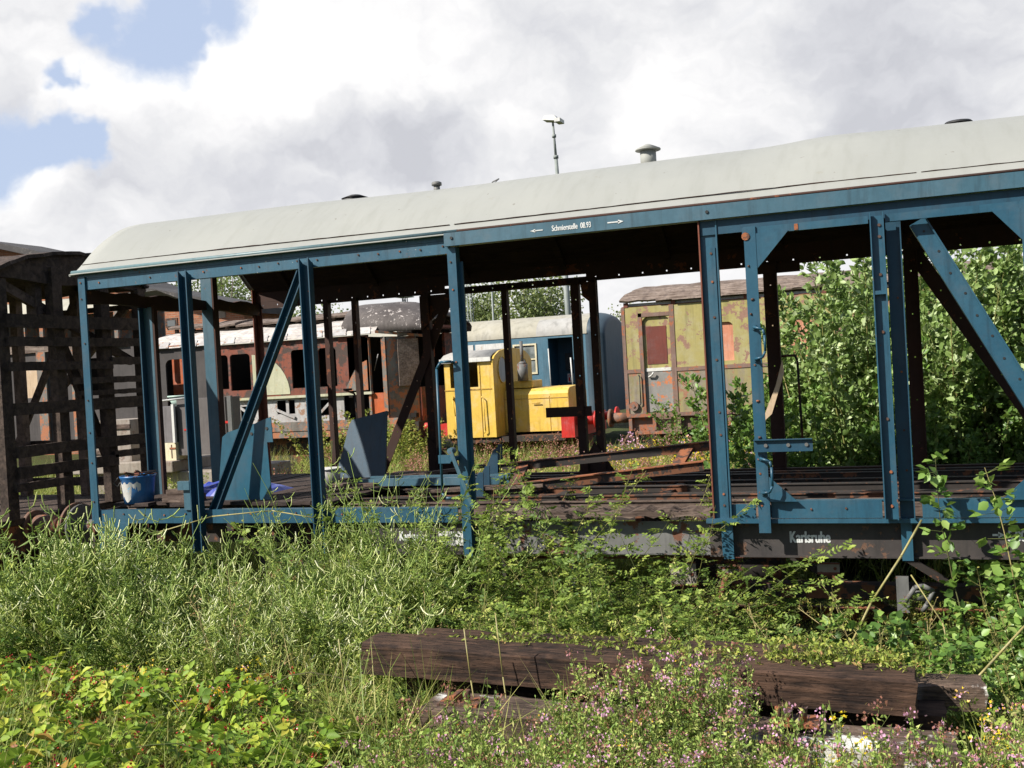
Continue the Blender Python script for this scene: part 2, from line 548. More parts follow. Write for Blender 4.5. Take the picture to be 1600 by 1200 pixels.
# brick
mt, q = newmat('old_brick')
co = q.n('ShaderNodeTexCoord').outputs['Object']
br = q.n('ShaderNodeTexBrick')
sw = q.n('ShaderNodeCombineXYZ')
sx = q.n('ShaderNodeSeparateXYZ')
q.set(sx.inputs[0], co)
q.set(sw.inputs[0], q.m('ADD', sx.outputs[0], sx.outputs[1]))
q.set(sw.inputs[1], sx.outputs[2])
q.set(br.inputs['Vector'], sw.outputs[0])
br.inputs['Color1'].default_value = (.40, .155, .075, 1)
br.inputs['Color2'].default_value = (.27, .10, .055, 1)
br.inputs['Mortar'].default_value = (.30, .22, .16, 1)
br.inputs['Scale'].default_value = 1.0
br.inputs['Brick Width'].default_value = .25
br.inputs['Row Height'].default_value = .08
br.inputs['Mortar Size'].default_value = .01
bn = q.noise(co, 1.3, 5, .7)
bc = q.mix(q.mr(bn, .42, .68, 0, .6), br.outputs[0], (.12, .07, .05, 1))
M['brick'] = finish(mt, q, bc, .9, 0, br.outputs['Fac'], .4, .01, .2)

# soil
mt, q = newmat('soil')
co = q.n('ShaderNodeTexCoord').outputs['Object']
a1 = q.noise(co, 1.2, 6, .65)
a2 = q.noise(co, 14, 5, .7)
c = q.mix(q.mr(a1, .35, .65), (.045, .040, .018, 1), (.05, .07, .02, 1))
c = q.mix(q.mr(a2, .5, .8, 0, .7), c, (.11, .085, .05, 1))
M['soil'] = finish(mt, q, c, .95, 0, a2, .8, .03, .1)

# window glass (old, dusty)
mt, q = newmat('old_glass')
M['glass'] = finish(mt, q, (.10, .11, .115, 1), .12, 0, None, spec=.8)


def leafmat(name, stops, trans=.35, rough=.55, spec=.35):
    stops = [(p, tuple(min(.85, v * 1.15) for v in c)) for p, c in stops]
    mt, q = newmat(name)
    at = q.n('ShaderNodeAttribute', attribute_name='tint')
    oi = q.n('ShaderNodeObjectInfo')
    f = q.m('ADD', at.outputs['Fac'], q.m('MULTIPLY', q.m('SUBTRACT', oi.outputs['Random'], .5), .26), clamp=True)
    c = q.ramp(f, stops)
    p = q.n('ShaderNodeBsdfPrincipled')
    q.set(p.inputs['Base Color'], c)
    p.inputs['Roughness'].default_value = rough
    p.inputs['Specular IOR Level'].default_value = spec
    t = q.n('ShaderNodeBsdfTranslucent')
    q.set(t.inputs[0], q.mix(.5, c, (.22, .30, .04, 1)))
    mx = q.n('ShaderNodeMixShader')
    mx.inputs[0].default_value = trans
    mt.node_tree.links.new(p.outputs[0], mx.inputs[1])
    mt.node_tree.links.new(t.outputs[0], mx.inputs[2])
    o = q.n('ShaderNodeOutputMaterial')
    mt.node_tree.links.new(mx.outputs[0], o.inputs[0])
    return mt


# tint: 0..1 picks the leaf's own colour
M['l_mig'] = leafmat('mignonette_leaf', [(0, (.07, .13, .028)), (.35, (.17, .25, .048)), (.65, (.31, .38, .075)), (.85, (.46, .49, .12)), (1, (.66, .62, .26))])
M['pod'] = leafmat('seed_pod', [(0, (.14, .22, .05)), (.5, (.30, .40, .10)), (.8, (.54, .58, .22)), (1, (.80, .80, .48))], .25)
M['l_bram'] = leafmat('bramble_leaf', [(0, (.05, .11, .018)), (.4, (.165, .27, .030)), (.75, (.32, .43, .045)), (.93, (.48, .50, .06)), (1, (.28, .09, .035))], .4)
M['l_rose'] = leafmat('rose_leaf', [(0, (.06, .11, .02)), (.5, (.165, .24, .042)), (.85, (.30, .37, .070)), (1, (.48, .47, .14))], .35)
M['l_weed'] = leafmat('weed_leaf', [(0, (.07, .11, .02)), (.4, (.19, .24, .040)), (.7, (.32, .36, .062)), (.9, (.44, .39, .11)), (1, (.36, .21, .09))], .35)
M['l_ore'] = leafmat('oregano_leaf', [(0, (.12, .20, .04)), (.5, (.25, .36, .075)), (.8, (.40, .48, .12)), (1, (.46, .44, .16))], .35)
M['l_shrub'] = leafmat('broadleaf', [(0, (.04, .085, .018)), (.5, (.095, .185, .035)), (.85, (.19, .31, .06)), (1, (.30, .40, .11))], .35, .42, .5)
M['l_sallow'] = leafmat('sallow_leaf', [(0, (.065, .115, .030)), (.5, (.135, .215, .050)), (.8, (.25, .34, .11)), (1, (.44, .52, .28))], .3, .5, .45)
M['l_tree'] = leafmat('tree_leaf', [(0, (.10, .14, .055)), (.5, (.17, .21, .08)), (1, (.28, .30, .13))], .35)
M['l_grass'] = leafmat('grass_blade', [(0, (.10, .16, .03)), (.45, (.24, .29, .055)), (.75, (.42, .39, .12)), (1, (.56, .42, .20))], .35)
M['stem'] = leafmat('stem', [(0, (.07, .05, .025)), (.4, (.10, .13, .035)), (.75, (.24, .22, .07)), (1, (.42, .34, .16))], .1)
M['flower'] = leafmat('petal', [(0, (.24, .10, .07)), (.25, (.30, .13, .10)), (.45, (.42, .19, .26)), (.7, (.62, .34, .50)), (.8, (.75, .42, .65)), (.85, (.75, .50, .02)), (1, (.85, .62, .04))], .3)
M['berry'] = leafmat('berry', [(0, (.04, .01, .012)), (.5, (.30, .02, .015)), (1, (.45, .05, .03))], 0, .3, .5)


# ------------------------------------------------------------------ vegetation arrays
class Geo:
    def __init__(s):
        s.p = []           # (V, F, tint, slot)

    def add(s, V, F, T, slot=0):
        if len(V):
            s.p.append((np.asarray(V, float), np.asarray(F, int), np.asarray(T, float), slot))
        return s

    def merge(s, g, mat4=None, dt=0.0, sc=1.0):
        for V, F, T, sl_ in g.p:
            V2 = V if mat4 is None else V @ mat4[:3, :3].T + mat4[:3, 3]
            s.p.append((V2, F, np.clip(T + dt, 0, 1), sl_))
        return s

    def flat(s):
        """merge into arrays grouped by (k, slot) for quick re-use"""
        d = {}
        for V, F, T, sl_ in s.p:
            d.setdefault((F.shape[1], sl_), []).append((V, F, T))
        out = Geo()
        for (k, sl_), lst in d.items():
            o = 0
            Vs, Fs, Ts = [], [], []
            for V, F, T in lst:
                Vs.append(V)
                Fs.append(F + o)
                Ts.append(T)
                o += len(V)
            out.add(np.vstack(Vs), np.vstack(Fs), np.concatenate(Ts), sl_)
        return out

    def build(s, name, mats, parent=None, loc=None):
        off = np.array(wloc(parent)) if parent is not None else (np.array(loc) if loc is not None else np.zeros(3))
        me = bpy.data.meshes.new(name)
        nv = sum(len(p[0]) for p in s.p)
        V = np.vstack([p[0] for p in s.p]) - off
        me.vertices.add(nv)
        me.vertices.foreach_set('co', V.ravel())
        idx, st, tot, T, S = [], [], [], [], []
        o = 0
        l = 0
        for Vp, F, Tt, sl_ in s.p:
            k = F.shape[1]
            idx.append((F + o).ravel())
            st.append(l + np.arange(len(F)) * k)
            T.append(Tt)
            S.append(np.full(len(F), sl_))
            l += len(F) * k
            o += len(Vp)
        idx = np.concatenate(idx)
        st = np.concatenate(st)
        me.loops.add(len(idx))
        me.loops.foreach_set('vertex_index', idx.astype(np.int32))
        me.polygons.add(len(st))
        me.polygons.foreach_set('loop_start', st.astype(np.int32))
        me.polygons.foreach_set('material_index', np.concatenate(S).astype(np.int32))
        for mm in mats:
            me.materials.append(mm)
        me.update(calc_edges=True)
        a = me.attributes.new('tint', 'FLOAT', 'FACE')
        a.data.foreach_set('value', np.concatenate(T).astype(np.float32))
        ob = lk(me, name, parent)
        if loc is not None and parent is None:
            ob.location = loc
        return ob


def unit(a):
    return a / np.maximum(np.linalg.norm(a, axis=-1, keepdims=True), 1e-9)


TEM = {
    'diamond': (np.array([(0, 0, 0), (-.5, .45, .08), (0, 1, -.06), (.5, .45, .08)]), np.array([(0, 2, 1), (0, 3, 2)])),
    'oval': (np.array([(0, 0, 0), (-.36, .2, .06), (-.48, .55, .07), (0, 1, -.08), (.48, .55, .07), (.36, .2, .06)]), np.array([(0, 3, 2, 1), (0, 5, 4, 3)])),
    'blade': (np.array([(-.5, 0, 0), (.5, 0, 0), (-.4, .5, .04), (.4, .5, .04), (0, 1, -.16)]), None),
    'petal': (np.array([(-.5, 0, 0), (.5, 0, 0), (.5, 1, 0), (-.5, 1, 0)]), np.array([(0, 1, 2, 3)])),
}


def leaves(g, P, D, N, L, Wd, T, kind='diamond', slot=0, curl=1.0):
    P = np.atleast_2d(P)
    n = len(P)
    D = unit(np.broadcast_to(D, (n, 3)).astype(float))
    N = np.broadcast_to(N, (n, 3)).astype(float)
    S = unit(np.cross(D, N) + 1e-6)
    N2 = np.cross(S, D)
    L = np.broadcast_to(L, n)[:, None, None]
    Wd = np.broadcast_to(Wd, n)[:, None, None]
    T = np.broadcast_to(T, n)
    t, F = TEM[kind]
    V = P[:, None, :] + S[:, None, :] * t[None, :, 0:1] * Wd + D[:, None, :] * t[None, :, 1:2] * L + N2[:, None, :] * t[None, :, 2:3] * L * curl
    k = len(t)
    V = V.reshape(-1, 3)
    if kind == 'blade':
        base = (np.arange(n) * 5)[:, None]
        g.add(V, base + np.array([[0, 1, 3, 2]]), T, slot)
        # tips reuse the same vertices through a second, tri-only chunk
        g.add(V, base + np.array([[2, 3, 4]]), T, slot)
        return g
    FF = ((np.arange(n) * k)[:, None, None] + F[None]).reshape(-1, F.shape[1])
    g.add(V, FF, np.repeat(T, len(F)), slot)
    return g


def stems(g, A, B, r, T, slot=1):
    """thin 3-sided prisms A->B"""
    A = np.atleast_2d(A)
    B = np.atleast_2d(B)
    n = len(A)
    r = np.broadcast_to(r, n)[:, None]
    a = unit(B - A)
    u = unit(np.cross(a, np.where(np.abs(a[:, 2:3]) > .9, [[1., 0, 0]], [[0., 0, 1]])))
    v = np.cross(a, u)
    ring = [u * math.cos(t) + v * math.sin(t) for t in (0, 2.094, 4.189)]
    V = np.stack([A + k * r for k in ring] + [B + k * r * .8 for k in ring], 1).reshape(-1, 3)
    F = np.array([(0, 1, 4, 3), (1, 2, 5, 4), (2, 0, 3, 5)])
    g.add(V, ((np.arange(n) * 6)[:, None, None] + F[None]).reshape(-1, 4), np.repeat(np.broadcast_to(T, n), 3), slot)
    return g


def rdir(n, up=0.0):
    v = RS.normal(size=(n, 3))
    v[:, 2] += up
    return unit(v)


def curve_pts(p0, d0_, L, n, droop=.0, wob=.1):
    P = [np.array(p0, float)]
    d = unit(np.array(d0_, float))
    for i in range(n):
        d = unit(d + np.array([0, 0, -droop]) / n + RS.normal(size=3) * wob / n ** .5)
        P.append(P[-1] + d * L / n)
    return np.array(P)


def gh(x, y):
    """ground height: bank in the foreground, flat yard beyond"""
    x = np.asarray(x, float)
    y = np.asarray(y, float)
    t = np.clip((-y - .7) / 2.6, 0, 1)
    t = t * t * (3 - 2 * t)
    z = -1.2 + .52 * t
    z = z + .035 * np.sin(x * 1.7 + y) * (t > 0) + .03 * np.sin(x * 3.1 - y * 2.3) + .02 * np.sin(x * .6) * np.cos(y * .45)
    return z

# ================================================================== SETTING
def ground():
    xs = np.concatenate([np.linspace(-300, -16, 12), np.linspace(-14, 16, 121), np.linspace(18, 300, 12)])
    ys = np.concatenate([np.linspace(-60, -10, 8), np.linspace(-9, 3, 61), np.linspace(3.5, 30, 30), np.linspace(35, 600, 16)])
    X, Y = np.meshgrid(xs, ys)
    Z = gh(X, Y)
    V = np.stack([X, Y, Z], -1).reshape(-1, 3)
    nx = len(xs)
    i = (np.arange(len(ys) - 1)[:, None] * nx + np.arange(nx - 1)[None]).ravel()
    F = np.stack([i, i + 1, i + nx + 1, i + nx], 1)
    g = Geo().add(V, F, np.zeros(len(F)))
    o = g.build('ground', [M['soil']])
    tag(o, 'weedy soil of the railway yard', 'ground', kind='structure')


ground()
mb = MB()
for y0 in (.62, 2.06, 15.15, 16.6):
    mb.box(-40, 40, y0 - .035, y0 + .035, -1.19, -1.06)
tag(mb.build('rails', M['rust']), 'rusty rails under the parked wagons', 'rails', kind='structure')

# ================================================================== FREIGHT WAGON (stripped blue van body)
YN, YF = 0.0, 2.7
XR = 10.6
wagon = thing('freight_wagon', (5.3, 1.35, -1.2), 'long blue freight wagon stripped to its frame under a pale grey arched roof', 'freight wagon')

ARC = [(.0, 2.235), (.05, 2.27), (.13, 2.335), (.24, 2.43), (.38, 2.535), (.62, 2.67), (.86, 2.75), (1.08, 2.79), (1.35, 2.805)]
ARC = [(-.06, 2.22)] + ARC
ARCF = ARC + [(2.7 - y, z) for y, z in reversed(ARC[:-1])]


def smooth_arc(pts, n=4):
    out = []
    for i in range(len(pts) - 1):
        p0 = pts[max(i - 1, 0)]
        p1, p2_ = pts[i], pts[i + 1]
        p3 = pts[min(i + 2, len(pts) - 1)]
        for k in range(n):
            t = k / n
            out.append(tuple(.5 * ((2 * p1[j]) + (-p0[j] + p2_[j]) * t + (2 * p0[j] - 5 * p1[j] + 4 * p2_[j] - p3[j]) * t * t + (-p0[j] + 3 * p1[j] - 3 * p2_[j] + p3[j]) * t ** 3) for j in (0, 1)))
    out.append(pts[-1])
    return out


prof = smooth_arc(ARCF, 4)


def roof_dz(x, y):
    # gentle sag and dents of the old sheet
    return .012 * math.sin(x * 1.1 + .8) + .003 * math.sin(x * 2.7 + y * 3) - .012 * math.exp(-((x - 5.9) / .35) ** 2) + .014 * math.exp(-((x - 6.4) / .3) ** 2)


mb = MB()
xs = np.linspace(-.06, XR + .06, 90)
rings = []
for x in xs:
    o_ = [(x, y, z + roof_dz(x, y) * min(1, max(0, (z - 2.25) * 6))) for y, z in prof]
    rings.append(o_)
mb.loft(rings)
# thickness: rolled rim at both ends
for x in (-.06, XR + .06):
    mb.tube([(x, y, z) for y, z in prof], .012, 5)
roof = mb.build('roof', M['roof'], wagon, fix=False)
sd = roof.modifiers.new('sheet', 'SOLIDIFY')
sd.thickness = .012
sd.offset = -1
# lap seam above the gutter: a thin proud edge with rust
mb = MB()
for (xa, xb) in ((-.05, 3.58), (3.62, 7.0), (7.03, 10.6)):
    mb = MB()
    rg = []
    for i in range(41):
        x = xa + (xb - xa) * i / 40
        h = random.uniform(.0015, .0055)
        z = 2.325 + .004 * math.sin(x * 1.3)
        rg.append([(x, .087, z), (x, .101, z), (x, .101, z + h), (x, .087, z + h)])
    mb.loft(rg, closed=True, capends=True, sm=False)
    mb.build('lap_seam', M['brownin'], roof)
# lining with hoops
mb = MB()
rings = [[(x, y, z - .045) for y, z in prof[3:-3]] for x in (0.02, 2.6, 5.2, 7.8, XR)]
mb.loft(rings)
for x in np.arange(.5, XR, 1.06):
    rr = [[(x + a, y * .985 + .02, z - .05 - bb) for y, z in prof[5:-5]] for a, bb in ((-.03, 0), (-.03, .05), (.03, .05), (.03, 0))]
    mb.loft(rr, sm=False)
mb.build('roof_lining', M['lining'], wagon, fix=False)
# roof vents
def roof_vent(kind, x, y, z):
    mb = MB()
    if kind == 'flat':
        mb.cyl((x, y, z - .03), (x, y, z + .02), .12, 20)
        mb.cyl((x, y, z + .02), (x, y, z + .05), .13, 20, .05)
        mb.slot = 1
    if kind == 'knob':
        mb.cyl((x, y, z - .05), (x, y, z + .035), .028, 14)
        mb.cyl((x, y, z + .035), (x, y, z + .06), .045, 16)
        mb.cyl((x, y, z + .06), (x, y, z + .068), .045, 16, .03)
    if kind == 'cone':
        mb.cyl((x, y, z - .08), (x, y, z + .075), .066, 18)
        mb.cyl((x, y, z + .075), (x, y, z + .085), .105, 20)
        mb.cyl((x, y, z + .085), (x, y, z + .125), .105, 20, .02)
        for k in range(3):
            t = k * 2.09
            mb.bar((x + .06 * math.cos(t), y + .06 * math.sin(t), z + .02), (x + .06 * math.cos(t), y + .06 * math.sin(t), z + .08), .012, .004)
    if kind == 'dome':
        mb.cyl((x, y, z - .03), (x, y, z + .005), .10, 20)
        mb.cyl((x, y, z + .005), (x, y, z + .025), .11, 20, .09)
        mb.cyl((x, y, z + .025), (x, y, z + .035), .09, 20, .03)
    return mb


for kind, x, y, z in (('flat', 2.22, 1.1, 2.79), ('knob', 3.04, 1.1, 2.80), ('cone', 4.96, 1.1, 2.83), ('dome', 7.32, 1.1, 2.80)):
    roof_vent(kind, x, y, z).build('roof_vent', {'flat': M['black'], 'knob': M['steelgrey'], 'cone': M['roof'], 'dome': M['black']}[kind], wagon)

# gutter
mb = MB()
mb.cyl((-.055, -.035, 2.243), (3.70, -.035, 2.243), .019, 10)
mb.bar((-.055, -.01, 2.232), (3.7, -.01, 2.232), .012, .03, (0, 0, 1))
mb.build('gutter', M['gutter'], wagon)
mb = MB()
mb.cyl((3.705, -.055, 2.247), (XR, -.055, 2.247), .010, 8)
mb.build('gutter', M['brownin'], wagon)
mb = MB()
mb.cyl((-.055, 2.735, 2.245), (XR, 2.735, 2.245), .018, 8)
mb.build('gutter', M['brownin'], wagon)


def bolts(mb, pts, r=.0075, ax=(0, -1, 0), h=.008):
    s0 = mb.slot
    mb.slot = 1
    for p in pts:
        if random.random() < .15:
            continue
        p = Vector(p) + Vector((random.uniform(-.006, .006), 0, random.uniform(-.008, .008)))
        mb.cyl(p, p + Vector(ax) * h, r, 6)
    mb.slot = s0


# eave beams
mb = MB()
mb.box(0, 3.62, -.012, .0, 2.085, 2.225)
mb.box(0, 3.62, .0, .05, 2.085, 2.095)
bolts(mb, [(x, -.012, 2.14) for x in np.arange(.04, 3.6, .185)])
mb.build('eave_beam', [M['blue_chip'], M['rust']], wagon)
mb = MB()
mb.box(3.60, XR, -.075, -.06, 2.135, 2.236)
mb.box(3.60, XR, -.06, 0.02, 2.135, 2.143)
bolts(mb, [(x, -.075, 2.19) for x in (3.66, 5.62, 7.1, 8.8)], .012)
mb.build('eave_beam', [M['rail_blue'], M['black']], wagon)
# door runner beam at right
mb = MB()
mb.box(5.56, XR, -.03, -.018, 2.03, 2.13)
mb.build('door_runner', M['blue_dark'], wagon)
mb = MB()
mb.box(5.86, 6.685, -.112, -.09, 1.995, 2.045)
mb.box(6.79, 7.62, -.112, -.09, 1.995, 2.045)
mb.box(7.62, XR, -.112, -.09, 1.995, 2.045)
mb.slot = 1
mb.box(6.21, 6.235, -.116, -.112, 1.998, 2.04)
mb.build('door_top_rail', [M['blue'], M['rust']], wagon)
# far eave beam, with open bolt holes through which the sky shows
mb = MB()
mb.holed((0, YF, 2.045), (2.35, YF, 2.045), .075, .006, (0, 0, 1), .19)
mb.holed((2.35, YF, 2.02), (3.9, YF, 2.02), .075, .006, (0, 0, 1), .22)
mb.holed((3.9, YF, 2.045), (XR, YF, 2.045), .075, .006, (0, 0, 1), .24)
mb.box(0, XR, YF - .004, YF + .004, 2.0825, 2.235)
mb.box(2.36, 3.98, YF - .05, YF - .006, 1.99, 2.0)
mb.box(5.5, 5.98, YF - .05, YF - .03, 1.93, 2.02)
mb.build('eave_beam', M['brownin'], wagon)

# sill beams
mb = MB()
mb.box(0, 3.56, -.012, .002, 0.0, .115)
mb.box(0, 3.56, .002, .07, .105, .115)
mb.box(0, 3.56, .002, .07, .0, .01)
bolts(mb, [(x, -.012, .075) for x in np.arange(.12, 3.5, .22)])
mb.build('sill_beam', [M['blue'], M['rust']], wagon)
mb = MB()
mb.box(5.56, 5.84, -.012, .002, .03, .125)
mb.box(5.955, 6.68, -.075, -.06, .035, .155)
mb.box(6.93, XR, -.075, -.06, .035, .155)
mb.box(5.50, XR, -.08, -.0, .0, .03)
mb.box(5.955, XR, -.06, .0, .145, .155)
bolts(mb, [(x, -.075, .095) for x in (6.02, 6.22, 6.45, 7.08, 7.3, 7.55, 8, 8.5, 9)])
mb.build('sill_beam', [M['blue'], M['rust']], wagon)
mb = MB()
mb.box(0, XR, YF - .01, YF + .01, -.03, .10)
mb.box(0, XR, YF - .07, YF - .01, .088, .10)
mb.build('sill_beam', M['brownin'], wagon)
# bare timber edge where the sill is missing
mb = MB()
n = 30
top = [.085 + .012 * math.sin(i * 2.1) + random.uniform(-.012, .006) for i in range(n + 1)]
bot = [.035 + random.uniform(-.012, .012) for i in range(n + 1)]
x_ = [3.75 + (5.52 - 3.75) * i / n for i in range(n + 1)]
mb.loft([[(x_[i], -.02, bot[i]), (x_[i], -.02, top[i]), (x_[i], .17, top[i] + .006), (x_[i], .17, bot[i])] for i in range(n + 1)], closed=True, capends=True, sm=False)
mb.build('floor_edge_board', M['plank'], wagon)

# posts near side
def corner_post(x, y, sx, mat, z0=-.0, z1=2.225):
    mb = MB()
    mb.box(x if sx > 0 else x - .075, x + .075 if sx > 0 else x, y - .018 if y < 1 else y, y if y < 1 else y + .012, z0, z1)
    s_ = 1 if y < 1 else -1
    ya, yb = sorted((y, y + s_ * .07))
    mb.box(x if sx > 0 else x - .01, x + .01 if sx > 0 else x, ya, yb, z0, z1)
    if y < 1:
        bolts(mb, [(x + sx * .035, y - .018, z) for z in (.2, .55, .82, 1.1, 1.3, 1.6, 1.85, 2.0, 2.15)])
    mb.build('corner_post', [mat, M['rust']], wagon)


corner_post(.0, -.012, 1, M['blue'], .0, 2.2)
corner_post(.0, YF, 1, M['redbrown'])
corner_post(XR, -.012, -1, M['blue'])
corner_post(XR, YF, -1, M['brownin'])
mb = MB()
mb.poly([(.06, -.03, .0), (.40, -.03, .0), (.355, -.03, -.15), (.30, -.03, -.3), (.06, -.03, -.3)], (0, .014, 0))
mb.build('corner_gusset', M['blue'], wagon)


def chan_post(x0, x1, z0, z1, depth, mat, yb=0.0, bl=True, pointed=True):
    mb = MB()
    w = x1 - x0
    cx = (x0 + x1) / 2
    mb.box(x0 + .010, x1 - .010, yb - .024, yb - .014, z0, z1)
    for k, xx in ((0, x0), (1, x1 - .010)):
        top = z1 + (.03 if pointed else 0)
        pts = [(xx, yb - .014, z0), (xx, yb - .014, top - .05), (xx, yb - depth, top), (xx, yb - depth, z0)]
        mb.poly(pts, (.010, 0, 0))
    if bl:
        bolts(mb, [(cx, yb - .024, z) for z in np.arange(z0 + .15, z1 - .05, .33)])
    return mb.build('side_post', [mat, M['rust']], wagon)


chan_post(1.115, 1.205, -.24, 2.13, .085, M['blue_dark'])
chan_post(2.305, 2.400, -.24, 2.13, .085, M['blue_dark'])
# middle angle post
mb = MB()
mb.box(3.60, 3.662, -.03, -.018, -.26, 2.13)
mb.box(3.662, 3.672, -.03, .045, -.26, 2.13)
mb.box(3.672, 3.70, .033, .045, .1, 2.02)
bolts(mb, [(3.630, -.03, z) for z in (.3, .62, .95, 1.25, 1.5, 1.8, 2.02)])
mb.build('side_post', [M['blue'], M['rust']], wagon)
# door opening post
mb = MB()
mb.box(5.545, 5.555, -.05, .03, -.02, 2.13)
mb.slot = 1
mb.box(5.555, 5.665, -.016, -.004, -.02, 2.13)
mb.box(5.595, 5.655, -.028, -.016, -.24, 1.94)
mb.box(5.665, 5.675, -.04, -.004, -.02, 2.13)
mb.slot = 2
for z in (.12, .2, .62, .78, 1.15, 1.45, 1.7, 1.9):
    mb.cyl((5.625, -.028, z), (5.625, -.034, z), .009, 6)
mb.build('door_post', [M['redbrown'], M['blue'], M['rust']], wagon)
for x in (5.605, 6.79):
    mb = MB()
    mb.box(x, x + .07, -.03, -.018, -.26, .0)
    mb.build('step_bracket', M['blue'], wagon)
# sliding door stile with handles and corner gussets
mb = MB()
mb.box(5.872, 5.952, -.125, -.112, -.06, 2.05)
mb.box(5.872, 5.880, -.112, -.07, .0, 2.05)
mb.poly([(5.952, -.122, 2.0), (6.17, -.122, 2.0), (5.99, -.122, 1.80), (5.952, -.122, 1.76)], (0, .01, 0))
mb.poly([(5.952, -.122, .33), (5.952, -.122, .155), (6.14, -.122, .155)][::-1], (0, .01, 0))
mb.slot = 1
mb.cyl((5.885, -.125, 1.985), (5.885, -.132, 1.985), .028, 10)
for z in (.13, .22, .35, .45, .6, .85, 1.1, 1.45, 1.55, 1.78):
    mb.cyl((5.90 + random.uniform(-.02, .02), -.125, z), (5.90, -.130, z), .008, 6)
stile = mb.build('door_stile', [M['blue'], M['rust']], wagon)
for (z0, z1, dx) in ((1.14, 1.36, .05), (.22, .46, .05)):
    mb = MB()
    mb.tube([(5.91, -.125, z1), (5.91, -.17, z1), (5.945 + dx * .6, -.19, z1 - .02), (5.96 + dx * .5, -.19, z1 - .06), (5.96 + dx * .5, -.19, z0 + .05), (5.945 + dx * .4, -.19, z0 + .01), (5.91, -.17, z0), (5.91, -.125, z0)], .009, 8)
    mb.cyl((5.91, -.125, z1), (5.91, -.14, z1), .02, 8)
    mb.cyl((5.91, -.125, z0), (5.91, -.14, z0), .02, 8)
    mb.build('grab_handle', M['blue'], stile)
mb = MB()
mb.chan((5.87, -.16, .545), (6.26, -.16, .545), .085, .03, .006, (0, 0, 1))
mb.slot = 1
for x in (5.95, 6.1, 6.22):
    mb.cyl((x, -.150, .545), (x, -.160, .545), .013, 8)
mb.build('latch_bracket', [M['blue_dark'], M['steelgrey']], stile)
# double post in the middle of the doors
mb = MB()
for x in (6.695, 6.775):
    mb.box(x, x + .008, -.15, -.10, .03, 2.06)
mb.box(6.703, 6.775, -.108, -.10, .03, 2.04)
mb.box(6.703, 6.775, -.145, -.108, 1.52, 1.545)
bolts(mb, [(6.748, -.108, z) for z in (.12, .35, .7, .97, 1.28, 1.65, 1.9, 1.98)], .011)
mb.build('door_stile', [M['blue'], M['rust']], wagon)
mb = MB()
mb.box(6.79, 6.885, -.02, -.008, -.02, 2.0)
mb.box(6.877, 6.885, -.10, -.02, .03, 1.97)
bolts(mb, [(6.84, -.02, z) for z in (.35, .62, 1.0, 1.5)], .008)
mb.build('side_post', [M['blue_dark'], M['rust']], wagon)
# right frame stile of the next door
mb = MB()
mb.box(7.60, 7.72, -.125, -.112, .03, 2.05)
mb.poly([(7.60, -.122, 2.0), (7.60, -.122, 1.80), (7.43, -.122, 2.0)][::-1], (0, .01, 0))
mb.poly([(7.60, -.122, .155), (7.41, -.122, .155), (7.60, -.122, .34)], (0, .01, 0))
mb.build('door_stile', M['blue'], wagon)
for x in (8.9, 10.0):
    chan_post(x, x + .14, -.02, 2.13, .085, M['blue_dark'])


def brace(p, q, w, d, mat, back=True, name='diagonal_brace', n=7, holes='bolt'):
    mb = MB()
    a = (Vector(q) - Vector(p)).normalized()
    side = a.cross(Vector((0, 1, 0))).normalized()
    mb.chan(p, q, w, d, .009, side, back)
    P_, Q_ = Vector(p), Vector(q)
    s0 = 1
    mb.slot = 1
    for i in range(n):
        c = P_.lerp(Q_, (i + .6) / n)
        yb = c.y + d / 2 - .009
        mb.cyl((c.x, yb, c.z), (c.x, yb - .005, c.z), .008, 6)
    return mb.build(name, [mat, M['black'] if holes == 'black' else M['decal']], wagon)


brace((1.27, .03, .10), (2.29, .03, 2.10), .075, .065, M['blue_dark'])
# big diagonal: web faces out, flanges behind
mb = MB()
p_, q_ = Vector((6.99, -.02, 1.99)), Vector((8.02, -.02, -.02))
a_ = (q_ - p_).normalized()
sd_ = a_.cross(Vector((0, 1, 0))).normalized()
mb.bar(p_, q_, .092, .010, sd_, (0, 0))
mb.bar(p_, q_, .010, .10, sd_, (-.051, .05))
mb.bar(p_, q_, .010, .035, sd_, (.051, -.0125))
mb.slot = 1
for i in range(14):
    c = p_.lerp(q_, (i + .5) / 14) + sd_ * (.0 + .012 * (i % 2))
    mb.cyl((c.x, -.024, c.z), (c.x, -.028, c.z), .009, 6)
mb.build('diagonal_brace', [M['blue'], M['black']], wagon)

# end frame at x=0
mb = MB()
n = 22
zt = [2.075 + .012 * math.sin(i * 1.7) + random.uniform(-.006, .008) for i in range(n + 1)]
ys_ = [.0 + 2.7 * i / n for i in range(n + 1)]
mb.loft([[(-.02, ys_[i], 1.955 + .02 * math.sin(i * .5)), (-.02, ys_[i], zt[i]), (.06, ys_[i], zt[i]), (.06, ys_[i], 1.955 + .02 * math.sin(i * .5))] for i in range(n + 1)], closed=True, capends=True, sm=False)
mb.build('end_cross_beam', M['brownin'], wagon)
mb = MB()
mb.box(.012, .105, .80, .812, .0, 1.96)
mb.slot = 1
mb.box(.0, .012, .735, .812, .0, 1.97)  # paler plate, darker flange: sunlit and shaded sides put into the colours
mb.slot = 2
mb.box(.107, .13, .80, .85, .0, 1.98)
mb.build('end_post', [M['rail_blue'], M['blue_dark'], M['brownin']], wagon)
mb = MB()
mb.box(.0, .13, 1.72, 1.732, .0, 2.5)
mb.slot = 1
mb.box(.132, .15, 1.72, 1.80, .0, 2.5)
mb.build('end_post', [M['rail_blue'], M['brownin']], wagon)
mb = MB()
mb.box(-.03, -.01, .0, 2.7, -.28, .10)
mb.build('headstock', M['darksteel'], wagon)
mb = MB()
mb.box(XR, XR + .02, .0, 2.7, -.28, .10)
mb.build('headstock', M['darksteel'], wagon)
